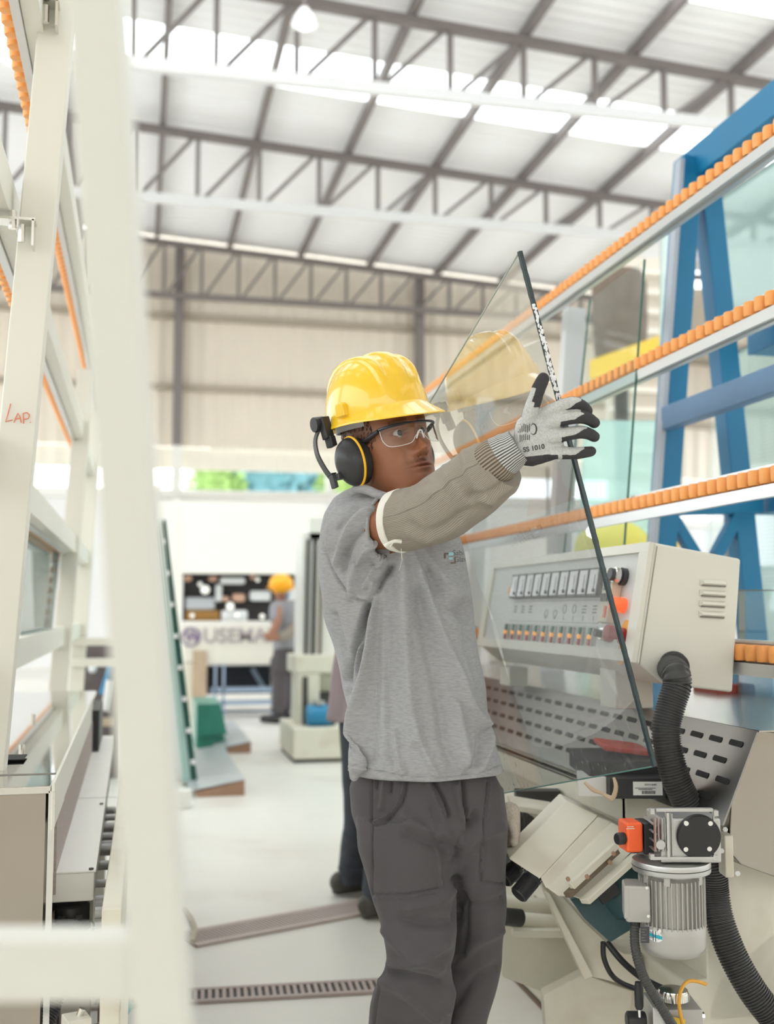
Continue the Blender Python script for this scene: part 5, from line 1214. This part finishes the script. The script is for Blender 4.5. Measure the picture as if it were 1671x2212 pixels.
for st in ([(23,872),(17,895),(12,911),(27,907)], [(30,913),(34,902),(39,892),(43,900),(46,913)], [(33,905),(45,903)], [(51,915),(51,904),(50,893),(58,891),(64,896),(61,904),(51,906)], [(65,911),(66,913)]):
    q.tube([P(x, y, Y=yf) for x, y in st], .0011, 6)
part('red_marker_letters', q, mat('marker_red', (.85,.22,.12), .6), pt, label='red handwritten letters LAP.')
for (x, y, l) in ((28, 478, 'steel clamp bracket on the left rack beside the lettered post'), (80, 6, 'steel clamp bracket at the top left corner of the left rack')):
    c = P(x, y, Y=2.55); k = thing('clamp_bracket', l, 'bracket', c)
    part('plate', MB().box(c, (.10, .05, .006)).box(c+V((.045,0,-.03)), (.005,.05,.06)), CHROME, k); part('bolt', MB().cyl(c+V((.0,-.01,-.02)), c+V((.0,-.01,.02)), .009, 8).cyl(c+V((.02,-.01,-.05)), c+V((.02,-.01,-.01)), .008, 8), CHROME, k)
leansheet([(50,1120),(122,1190),(100,1392),(28,1405)], -.425, .0, glassmat('rack_glass', (.22,.30,.29), .28, body=.15, bodycol=(.10,.15,.14)), 'dark reflecting glass pane standing in the left rack above the cabinet', ew=.004, medge=CHROME)
for (y0, y1, l) in ((1377, 1394, 'upper'), (1421, 1440, 'lower')):
    a, b = P(150, y1, Y=7.55), P(290, y0, Y=7.55); solo('cross_bar', MB().box2((a.x, 7.5, a.z), (b.x, 7.56, b.z)), CREAM, '%s cream cross bar behind the rear rack post, above the steel table' % l, 'bar', bev=.003)
# stainless cabinet
f0, f1 = P(110, 1698, Z=.90), P(208, 1492, Z=.90)
cb_ = thing('steel_cabinet', 'stainless steel cabinet with reflecting top at the lower left', 'cabinet', (f0.x-.5, 3.5, 0))
SP = mat('polished_steel', (.66,.65,.62), .05, 1, var=.05, vscale=3)
SF = mat('cabinet_front_steel', (.40,.36,.31), .30, 1, var=.08, vscale=2)
part('top', MB().prism([(f0.x, f0.y, .885), (f1.x, f1.y, .885), (f1.x-1.3, f1.y, .885), (f0.x-1.3, f0.y, .885)], (0,0,.015)), SP, cb_, bev=.002)
part('body', MB().prism([(f0.x-.01, f0.y+.01, 0), (f1.x-.03, f1.y, 0), (f1.x-1.3, f1.y, 0), (f0.x-1.3, f0.y+.01, 0)], (0,0,.884)), SF, cb_)
part('top_seam', MB().beam(V((f0.x-1.3, f0.y+.17, .901)), V((f0.x-.0, f0.y+.17, .901)), .003, .002), mat('seam_steel', (.3,.29,.27), .4, 1), cb_)
part('edge_trim', MB().beam((f0.x+.004, f0.y, .86), (f1.x+.0, f1.y-.4, .86), .006, .09), CREAM, cb_)
part('front_edge', MB().beam((f0.x+.002, f0.y+.004, .02), (f0.x+.002, f0.y+.004, .89), .012, .008, up=V((0,1,0))), SP, cb_)
c = P(26, 1636, Z=.905); part('black_slot', MB().box(c, (.06,.09,.002)), mat('slot_black', (.012,.012,.012), .7), cb_)
for x, y in ((47,1624),(6,1653),(72,1555)): c = P(x, y, Z=.9); part('top_bolt', MB().cyl(c, c+V((0,0,.018)), .007, 10), CHROME, cb_)
mm = mat('perforated_grey', (.40,.34,.31), .6, var=.35, vscale=120)
g0, g1 = P(118, 1760, Z=.80), P(188, 1530, Z=.80)
part('perforated_side', MB().prism([(f0.x+.006, f0.y+.12, .66), (f1.x+.006, f1.y-.3, .66), (f1.x+.006, f1.y-.3, .82), (f0.x+.006, f0.y+.12, .82)], (-.01,0,0)), mm, cb_)
part('side_recess', MB().prism([(f0.x+.004, f0.y+.1, .1), (f1.x+.004, f1.y-.02, .1), (f1.x+.004, f1.y-.02, .62), (f0.x+.004, f0.y+.1, .62)], (-.004,0,0)), mat('recess_brown', (.16,.12,.10), .7), cb_)
part('rear_black_gap', MB().box2((f1.x-.02, f1.y-.5, .45), (f1.x+.03, f1.y-.02, .86)), BLACK, cb_)  # solid black box, the dark of the rear gap put into its colour
# cream cover beam with black coupling, pipes and side rail
n0, n1, m0, m1 = P(105,1888,Z=.70), P(203,1888,Z=.70), P(189,1592,Z=.70), P(247,1592,Z=.70)
zb = P(105, 1952, Y=n0.y).z
cvb = thing('cover_beam', 'long cream cover beam running along the steel cabinet', 'machine cover', (n0.x, 3.2, 0))
part('cover', MB().prism([(n0.x, n0.y, .70), (n1.x, n0.y, .70), (m1.x, m0.y, .70), (m0.x, m0.y, .70)], (0,0,zb-.70)), WHITE, cvb, bev=.004)
part('lid_overhang', MB().prism([(n0.x-.002, n0.y-.003, .700), (n1.x+.003, n0.y-.003, .700), (m1.x, m0.y, .700), (m0.x, m0.y, .700)], (0,0,.003)), WHITE, cvb)
part('lid_joint', MB().beam((n0.x-.0, (n0.y+m0.y)/2-.35, .7035), (n1.x+.03, (n0.y+m0.y)/2-.35, .7035), .003, .001), mat('joint_grey', (.5,.5,.47), .6), cvb)
for x, y in ((113,1874),(197,1878),(158,1735),(219,1737)): c = P(x, y, Z=.704); part('cover_screw', MB().cyl(c, c+V((0,0,.003)), .005, 10), DARK, cvb)
part('support_leg', MB().box2((n0.x+.02, n0.y+.2, 0), (n1.x-.01, n0.y+.26, zb)), CREAM, cvb).name = 'support_leg'
part('support_leg', MB().box2((m0.x+.01, m0.y-.3, 0), (m1.x-.02, m0.y-.24, zb)), CREAM, cvb)
cc = P(152, 1960, Y=n0.y+.05)
hc = thing('hose_coupling', 'black ribbed hose coupling under the near end of the cream cover beam', 'hose coupling', cc-V((0,0,.05)))
part('coupling', MB().lathe([(.036,.01),(.040,.006),(.040,-.030),(.043,-.032),(.043,-.042),(.037,-.046),(.036,-.06)], cc, ZZ, 32), BLACK, hc)
for s in (-1, 1): part('clip_ring', MB().tube([cc+V((s*.040+.010*math.cos(k*.6)*s, -.01, -.04+.014*math.sin(k*.6))) for k in range(11)], .0025, 6), DARK, hc)
for k in (-.4, .5): part('window_slot', MB().box(cc+V((.040*math.sin(k), -.040*math.cos(k), -.012)), (.016,.003,.008), Matrix.Rotation(k,3,'Z')), GRAPH, hc)
part('hose', corrhose([cc+V((0,0,-.05)), P(140,2030,d=2.3), P(118,2110,d=2.28), P(92,2180,d=2.25), P(60,2260,d=2.2)], .034, .0062), RUBBER, hc)
pr_ = thing('pipe_rail', 'cream side rail carrying short grey pipes right of the cover beam', 'machine rail', P(258, 1900, Z=0))
r0, r1 = P(248,2000,Z=.60), P(282,1650,Z=.60)
part('rail', MB().beam(r0+(r0-r1)*.12, r1, .035, .22), CREAMD, pr_, bev=.003)
part('rail_leg', MB().box2((r0.x-.02, r0.y, 0), (r0.x+.03, r0.y+.05, .5)), CREAM, pr_)
GP_ = mat('grey_pipe', (.42,.42,.40), .35, .4); CO = mat('copper', (.50,.27,.17), .35, .8)
for i, y in enumerate((1752, 1768, 1790, 1809, 1824, 1836, 1870, 1909, 1950, 1972)):
    a = P(205, y, Z=.62+.01*(i % 2)); rr = (.012, .009, .016)[i % 3]; b_ = V((r0.x+(r1.x-r0.x)*((a.y-r0.y)/(r1.y-r0.y)), a.y, a.z))
    p_ = part('pipe', MB().cyl(a, b_, rr, 12), GP_, pr_)
    part('pipe_collar', MB().cyl(a.lerp(b_, .7), a.lerp(b_, .85), rr*1.35, 12), CO if i % 3 == 1 else CHROME, p_)
solo('black_underframe', MB().box2((n1.x+.01, n0.y+.1, .32), (r0.x-.01, m0.y, .40)), mat('under_brown', (.14,.10,.08), .7), 'dark underframe below the short grey pipes', 'frame')
c = P(165, 2212, d=2.1); vb = thing('valve_block', 'small cream valve block with bolt at the bottom edge left', 'valve', c)
part('block', MB().box(c, (.045,.05,.03), Matrix.Rotation(.3,3,'Z')), CREAM, vb, bev=.002); part('bolt', MB().cyl(c, c+V((0.01,0,.028)), .0065, 8), CHROME, vb)
c = P(262, 2205, d=2.3); hb = thing('hose_tap', 'ribbed grey hose with teal tap at the bottom edge left of the near post', 'tap', c-V((0,0,.02)))
part('hose', corrhose([c+V((-.09,0,-.03)), c+V((-.04,0,-.012)), c+V((.0,0,.0))], .014, .006, 14), GP_, hb); part('tap', MB().box(c+V((.012,0,.022)), (.012,.012,.03), Matrix.Rotation(.5,3,'Y')), mat('tap_teal', (.10,.40,.40), .4), hb)
# ================================================================ blurred near trolley
a, b = P(210, 0, d=.74), P(355, 2212, d=.74); d_ = (b-a)
ft, gt = a-d_*((1.95-a.z)/abs(d_.z)), a+d_*((a.z)/abs(d_.z))
tr_ = thing('glass_trolley', 'out-of-focus cream square-tube trolley frame nearest to the camera', 'trolley', gt)
NC = mat('near_cream_paint', (.68,.675,.615), .45)
part('post', MB().beam(gt, ft, .034, .034, up=FH), NC, tr_, bev=.003)
h0 = P(330, 2080, d=.75); part('cross_bar', MB().beam(h0, h0-RT*.75, .040, .040), NC, tr_, bev=.003)
o2 = h0-RT*.75; part('post', MB().beam(V((o2.x-.04, o2.y, 0)), V((o2.x+.06, o2.y, 1.95)), .0385, .0385, up=FH), NC, tr_, bev=.003)
part('foot', MB().beam(gt+FH*.0, gt-RT*.8, .04, .04), NC, tr_)
# ================================================================ glass stillage in the aisle
gs = thing('glass_stillage', 'leaning rack of green-edged glass sheets beside the aisle, behind the near post', 'rack', P(410, 1700, Z=0))
YG = P(415, 1702, Z=.0).y
DG = mat('dark_green_edge', (.02,.10,.08), .3)
for i in range(5):
    o = i*7; part('sheet', MB().prism([P(354-o,1122,Y=YG+.02*i), P(358-o,1122,Y=YG+.02*i), P(427-o,1690,Y=YG+.02*i), P(421-o,1690,Y=YG+.02*i)], (0,2.0,0)), DG if i < 2 else AQ, gs)
part('backing_frame', MB().prism([P(318,1130,Y=YG+.3), P(330,1130,Y=YG+.3), P(398,1695,Y=YG+.3), P(372,1695,Y=YG+.3)], (0,.06,0)).prism([P(318,1130,Y=YG+1.8), P(330,1130,Y=YG+1.8), P(398,1695,Y=YG+1.8), P(372,1695,Y=YG+1.8)], (0,.06,0)), PALEBEAM, gs)
q = MB()
for i in range(8): y = 1170+i*68; c = P(352+i*9.2, y, Y=YG-.03); q.box(c, (.03,.04,.03))
part('edge_clips', q, PALEBEAM, gs)
BRN = mat('rusty_edge', (.34,.20,.13), .6, var=.2); GTOP = mat('zinc_top', (.52,.55,.56), .35, .4, var=.1)
def plat(x0, x1, y1, h, L, label):
    a, b = P(x0, y1, Z=0), P(x1, y1, Z=0); t = thing('platform', label, 'platform', ((a.x+b.x)/2, a.y, 0)); sl = .07
    part('edge', MB().prism([(a.x, a.y, 0), (b.x, a.y, 0), (b.x, a.y, h), (a.x, a.y, h*.35)], (0, L, 0)), BRN, t)
    part('top', MB().prism([(a.x-.05, a.y-.0, h*.35+.004), (b.x, a.y, h+.004), (b.x, a.y+L, h+.004), (a.x-.05, a.y+L, h*.35+.004)], (0,0,.004)), GTOP, t)
plat(425, 530, 1722, .10, 2.0, 'low steel platform with rusty edge at the foot of the leaning glass')
plat(478, 543, 1628, .09, 1.9, 'second low platform with rusty edge farther along the aisle')
a, b = P(424, 1592, Y=10.2), P(491, 1520, Y=10.2); solo('green_glass_pack', MB().prism([(a.x, 10.2, a.z), (b.x, 10.2, a.z+.02), (b.x-.06, 10.2, b.z), (a.x, 10.2, b.z)], (0,.8,0)).box2((a.x,10.25,0),(b.x-.02,10.9,a.z)), mat('green_pack', (.04,.27,.20), .3, var=.3, stretch=(12,1,1)), 'green pack of glass standing on the aisle floor below the branded machine', 'glass pack')
solo('white_bucket', MB().lathe([(.05,0),(.06,.005),(.065,.11),(.06,.115)], P(392, 1745, Z=0), ZZ, 20), WHITE, 'small white bucket at the foot of the leaning glass rack', 'bucket')
# ================================================================ far branded machine
YM = 12.9
fm = thing('edging_machine', 'cream branded machine across the far end with round emblem and dark window', 'machine', P(530, 1540, Y=YM)); fm.location.z = 0
def mbx(nm, x0, y0, x1, y1, m, Y=YM, dep=.4, par=fm, z0=None, bev=0, lab=None):
    a, b = P(x0, y1, Y=Y), P(x1, y0, Y=Y); return part(nm, MB().box2((a.x, Y, a.z if z0 is None else z0), (b.x, Y+dep, b.z)), m, par, bev, label=lab)
mbx('front_beam', 394, 1350, 640, 1436, CREAM, dep=.5, bev=.02)
mbx('beam_top', 394, 1342, 650, 1352, WHITE, dep=.6)
mbx('hood', 394, 1088, 700, 1238, WHITE, dep=1.4, Y=YM+.5)
mbx('hood_return', 330, 1082, 396, 1400, WHITE, dep=1.2, Y=YM+.7)
mbx('dark_interior', 396, 1238, 665, 1345, mat('interior_dark', (.018,.016,.018), .5), Y=YM+.9, dep=.3)
rnd = random.Random(4); WP = mat('white_part', (.75,.78,.80), .5); CP = mat('peach_part', (.60,.38,.28), .5); AM = mat('amber_part', (.30,.15,.03), .5)
for (x0, y0, x1, y1, m) in ((475,1247,530,1262,WP),(540,1276,585,1298,WP),(478,1318,535,1342,WP),(400,1290,465,1318,mat('grey_part', (.42,.45,.48), .5)),(465,1262,480,1300,WP),(396,1242,415,1256,CP),(450,1244,470,1256,CP),(502,1282,530,1300,CP),(478,1288,496,1300,CP),(540,1240,552,1252,CP),(400,1318,475,1343,AM),(585,1242,600,1250,CP),(620,1270,645,1300,WP)):
    mbx('inner_part', x0, y0, x1, y1, m, Y=YM+.75, dep=.12, bev=.03)
for x, y, r in ((443,1274,10),(497,1310,9),(432,1262,5),(512,1330,5),(556,1252,5),(566,1332,6),(415,1330,5)):
    part('round_highlight', MB().ell(P(x, y, Y=YM+.7), (r*13/2400,)*3, None, 14, 10), mat('highlight_spot', (.9,.9,.85), .3, emit=.6), fm)  # small glowing balls put in for the blurred bright highlights
mbx('leg', 398, 1430, 440, 1520, CREAMD, z0=0); mbx('leg', 592, 1430, 612, 1540, CREAMD, z0=0)
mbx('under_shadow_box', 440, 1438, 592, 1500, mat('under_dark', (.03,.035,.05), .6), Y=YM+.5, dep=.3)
BLG = mat('steel_blue_frame', (.33,.42,.55), .45)
for x in (462, 480, 588): mbx('frame_upright', x, 1436, x+6, 1520, BLG, z0=0, dep=.06)
mbx('frame_bar', 455, 1484, 592, 1496, BLG, dep=.08); mbx('frame_bar', 450, 1512, 592, 1524, BLG, dep=.08); mbx('frame_bar', 445, 1534, 592, 1541, mat('bar_dark_blue', (.08,.11,.18), .5), dep=.1)
part('brace', MB().beam(P(545,1445,Y=YM+.4), P(575,1495,Y=YM+.4), .05, .05), BLG, fm)
mbx('stained_column', 415, 1405, 447, 1510, mat('tan_stain', (.48,.37,.26), .7, var=.2), Y=YM-.05, dep=.1)
tx = mat('brand_grey', (.42,.37,.38), .6); text('USEMAK', .235, P(438, 1388, Y=YM-.01), (1,0,0), ZZ, tx, fm, 'brand_lettering', ext=.004, bold=.004)
c = P(412, 1376, Y=YM-.01); part('emblem_ring', MB().tube([c+V((.10*math.cos(k*.2618), 0, .10*math.sin(k*.2618))) for k in range(25)], .012, 6), mat('emblem_purple', (.22,.16,.28), .6), fm)
text('W', .16, c+V((-.065,-.002,-.05)), (1,0,0), ZZ, mat('emblem_purple', (.22,.16,.28), .6), fm, 'emblem_letter', ext=.004, bold=.006)
# right far column machine
YD = 9.4
dm = thing('drilling_machine', 'cream column machine with dark vertical guides behind the worker', 'machine', P(690, 1625, Z=0))
def dbx(*a, **k): return mbx(*a, **dict(dict(Y=YD, par=dm), **k))
dbx('column', 652, 1150, 760, 1440, WHITE, Y=YD+.25, dep=.5, bev=.01); dbx('column_head', 668, 1120, 760, 1175, WHITE, Y=YD+.25, dep=.4)
for x, m in ((659, DARK), (667, GP_), (675, DARK), (683, CHROME), (690, mat('bronze_dark', (.16,.12,.09), .5))): part('guide', MB().beam(P(x+6,1165,Y=YD+.2), P(x,1420,Y=YD+.2), .022, .03, up=V((0,1,0))), m, dm)
dbx('table', 636, 1415, 760, 1455, CREAMD, dep=.5, bev=.01); dbx('body', 642, 1455, 690, 1600, CREAMD, dep=.4, z0=0); dbx('dark_recess', 653, 1462, 665, 1575, DARK, Y=YD-.02, dep=.03)
dbx('side_body', 690, 1455, 760, 1560, CREAMD, Y=YD+.3, dep=.3, z0=0); dbx('dark_window', 688, 1495, 720, 1522, DARK, Y=YD+.2, dep=.1)
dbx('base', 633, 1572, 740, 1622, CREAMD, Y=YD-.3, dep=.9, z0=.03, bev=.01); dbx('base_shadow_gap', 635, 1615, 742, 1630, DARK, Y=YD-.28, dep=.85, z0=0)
c = P(688, 1545, Y=YD-.1); part('blue_motor', MB().lathe([(.05,-.11),(.085,-.10),(.09,-.05),(.09,.08),(.07,.11)], c, V((1,0,.0)), 24), mat('motor_blue', (.02,.22,.42), .4), dm)
part('motor_cap', MB().lathe([(.03,.085),(.055,.09),(.05,.12)], c, ZZ, 20), GP_, dm); part('motor_bracket', MB().box2((c.x-.03,c.y-.02,.12), (c.x+.14,c.y+.02,c.z-.06)), DARK, dm)
# dark machinery at left back
dk = thing('dark_machinery', 'dark cluttered machinery behind the far end of the steel cabinet', 'machine', P(215, 1560, Y=8.6)); dk.location.z = 0
a, b = P(178, 1560, Y=8.6), P(262, 1395, Y=8.6); part('frame_block', MB().box2((a.x, 8.6, 0), (b.x, 9, b.z)), mat('clutter_dark', (.11,.09,.09), .6, var=.5, vscale=9), dk)
a, b = P(222, 1500, Y=8.5), P(245, 1430, Y=8.5); part('blue_tube', MB().cyl(a, b, .03, 10), mat('motor_blue', (.02,.22,.42), .4), dk); a, b = P(200,1445,Y=8.5), P(212,1432,Y=8.5); part('round_part', MB().ell(a, (.03,.03,.03)), WP, dk)
part('pale_cylinder', MB().cyl(P(228,1535,Y=8.4), P(240,1470,Y=8.4), .035, 12), PALEBEAM, dk); a = P(215, 1560, Y=8.3); part('tan_tray', MB().box(a, (.22,.1,.05)), mat('tray_tan', (.45,.36,.26), .6), dk)
# ================================================================ other workers
# far worker, traced at his distance
DF = 12.2
fw = thing('person', 'person in grey shirt and yellow hard hat standing at the far branded machine', 'person', P(600, 1545, d=DF)); fw.location.z = 0
q = MB(); q.ell(P(607,1281,d=DF), (.075,.09,.115)); q.cyl(P(608,1300,d=DF), P(611,1284,d=DF), .055, 12)
q.capsule([P(630,1315,d=DF+.05), P(640,1352,d=DF), P(608,1374,d=DF-.25)], [.05,.045,.038]); q.capsule([P(600,1312,d=DF-.15), P(598,1345,d=DF-.25), P(582,1378,d=DF-.3)], [.05,.042,.036]); 
q.capsule([P(582,1378,d=DF-.3), P(574,1372,d=DF-.32)], [.038,.03]); q.capsule([P(608,1374,d=DF-.25), P(590,1378,d=DF-.3)], [.038,.035]); q.ell(P(604,1283,d=DF-.09), (.018,.03,.02))
fme = fuse(q, .012, 2); link('body', fme, mat('skin_far', (.33,.15,.09), .6), fw)
q = MB(); loft_px(q, [(1296,600,622,DF,.08),(1302,588,636,DF,.11),(1320,584,643,DF,.13),(1350,586,640,DF,.13),(1380,588,638,DF,.13),(1406,590,640,DF,.14)], 24, 16)
q.capsule([P(630,1312,d=DF+.05), P(643,1340,d=DF), P(638,1354,d=DF-.05)], [.085,.075,.068]); q.capsule([P(598,1312,d=DF-.12), P(594,1335,d=DF-.2)], [.08,.07])
link('t_shirt', fuse(q, .014, 3), mat('far_shirt', (.27,.27,.29), .85), fw)
part('arm_guard', MB().tube([P(640,1350,d=DF-.05), P(618,1372,d=DF-.2), P(600,1376,d=DF-.28)], [.062,.055,.05], 12), mat('far_guard', (.26,.23,.19), .9), fw)
q = MB(); loft_px(q, [(1398,590,640,DF,.14),(1430,589,640,DF,.14),(1450,589,638,DF,.13)], 24, 8); q.capsule([P(602,1430,d=DF), P(604,1490,d=DF), P(600,1532,d=DF)], [.10,.085,.07]); q.capsule([P(625,1430,d=DF+.1), P(622,1490,d=DF+.1), P(618,1528,d=DF+.1)], [.10,.085,.07])
link('work_trousers', fuse(q, .014, 3), mat('far_trousers', (.085,.075,.08), .85), fw)
q = P(607, 1262, d=DF); part('hard_hat', MB().ell(q, (.135,.15,.115)).lathe([(.15,-.03),(.165,-.035),(.16,-.045)], q, ZZ, 24), mat('far_hat', (.9,.42,.01), .4), fw)
part('ear_muff', MB().ell(P(620,1283,d=DF-.03), (.03,.05,.06)), mat('muff_blue_grey', (.25,.35,.5), .5), fw)
for x, dd in ((594, -.02), (612, .08)):
    c = P(x, 1540, d=DF+dd); c.z = .05; part('boot', MB().capsule([c+RT*.06, c-RT*.13], [.055,.04], 10), BLACK, fw)
# walking person in mauve behind the front worker
DW = 4.75
wk = thing('person', 'person in mauve shirt and dark trousers walking behind the front worker', 'person', P(790, 1960, d=DW)); wk.location.z = 0
q = MB(); loft_px(q, [(1082,815,870,DW,.05),(1100,770,900,DW,.09),(1125,750,925,DW,.11),(1200,742,940,DW,.12),(1300,735,948,DW,.12),(1400,727,955,DW,.13),(1470,717,958,DW,.135),(1520,709,962,DW,.14),(1557,704,965,DW,.145)], 36, 40)
q.capsule([P(905,1125,d=DW), P(940,1220,d=DW), P(930,1330,d=DW-.1)], [.065,.055,.048]); q.capsule([P(775,1125,d=DW+.1), P(800,1230,d=DW+.15), P(830,1330,d=DW+.1)], [.065,.055,.048])
sm_ = fuse(q, .01, 4); folds(sm_, [([(735,1300),(725,1430),(712,1550)], 8, .012), ([(745,1350),(745,1450),(735,1550)], 8, -.01)], .004, 8); link('long_shirt', sm_, mat('mauve_cotton', (.36,.29,.31), .85, var=.06), wk)
q = MB(); q.tube([P(842,1100,d=DW), P(842,1060,d=DW)], .055, 14); q.ell(P(842,1035,d=DW), (.075,.095,.11)); q.capsule([P(930,1325,d=DW-.1), P(920,1370,d=DW-.15)], [.04,.035]); q.capsule([P(830,1325,d=DW+.1), P(838,1370,d=DW+.05)], [.04,.035])
link('body', fuse(q, .012, 2), mat('skin_far', (.33,.15,.09), .6), wk)
part('hard_hat', MB().ell(P(842,1028,d=DW), (.10,.12,.10)), mat('far_hat', (.9,.42,.01), .4), wk)
q = MB(); loft_px(q, [(1530,740,945,DW,.12),(1570,735,945,DW,.12),(1620,735,940,DW,.12)], 36, 10)
loft_px(q, [(1560,730,850,DW,.11),(1650,736,845,DW+.02,.11),(1720,742,840,DW+.05,.10),(1790,742,832,DW+.08,.095),(1830,734,815,DW+.1,.085),(1870,730,800,DW+.12,.08),(1890,733,792,DW+.12,.07),(1908,735,790,DW+.12,.07)], 32, 30)
loft_px(q, [(1580,820,940,DW-.05,.11),(1700,800,900,DW-.1,.10),(1800,792,875,DW-.15,.09),(1900,782,858,DW-.2,.08),(1945,780,850,DW-.22,.08)], 32, 24)
tm2 = fuse(q, .009, 4); folds(tm2, [([(745,1800),(770,1820),(800,1815)], 8, .012), ([(738,1840),(765,1855),(795,1850)], 8, -.012), ([(735,1875),(765,1885),(790,1880)], 6, .01)], .005, 9)
link('work_trousers', tm2, mat('dark_blue_grey_cotton', (.055,.062,.08), .85, var=.15), wk)
SHO = mat('grey_work_shoe', (.07,.065,.055), .6, var=.2)
for (x, y, d1) in ((730, 1922, DW+.12), (792, 1955, DW-.25)):
    c = P(x, y, d=d1); c.z = .055; s_o = part('shoe', MB().capsule([c+RT*.01, c+RT*.11+FH*.05, c+RT*.20+FH*.1-V((0,0,.012))], [.048,.048,.035], 14).box(c+RT*.08+FH*.03+V((0,0,.03)), (.12,.08,.05)), SHO, wk)
    part('sole', MB().capsule([c-RT*.01-V((0,0,.035)), c+RT*.11+FH*.05-V((0,0,.035)), c+RT*.21+FH*.1-V((0,0,.035))], [.018,.018,.018], 10), mat('sole_grey', (.16,.155,.14), .7), s_o)
# ================================================================ unseen side and back walls, open bands sized to bring in daylight
for nm, x in (('wall_left', -9.1), ('wall_right', 19.0)):
    struct(nm, MB().box2((x, -6, 0), (x+.1, WY, 2.6)).box2((x, -6, 6.2), (x+.1, WY, zroof(x)+.1)), mclad)
struct('wall_back', MB().box2((-9, -6.1, 0), (19, -6, 3.4)).box2((-9, -6.1, 4.6), (19, -6, 9.9)), mclad)
# ---------------------------------------------------------------- light
w = bpy.data.worlds.new('sky'); SC.world = w; w.use_nodes = True
bg = w.node_tree.nodes['Background']; bg.inputs[0].default_value = (.90,.96,1,1); bg.inputs[1].default_value = 5
sd = bpy.data.lights.new('sun', 'SUN'); sd.energy = 1.5; sd.angle = .2; sd.color = (1,.95,.88)
so = bpy.data.objects.new('sun', sd); COL.objects.link(so); so.rotation_euler = (math.radians(38), math.radians(-18), 0)
SC.view_settings.view_transform = 'Standard'; SC.view_settings.look = 'None'; SC.view_settings.exposure = -.47; SC.view_settings.gamma = 1
SC.view_settings.use_curve_mapping = False
try:
    SC.cycles.max_bounces = 10; SC.cycles.transparent_max_bounces = 24; SC.cycles.diffuse_bounces = 5; SC.cycles.glossy_bounces = 4
    SC.cycles.sample_clamp_indirect = 8
except Exception: pass
for o in bpy.data.objects:
    if '_off' in o: del o['_off']
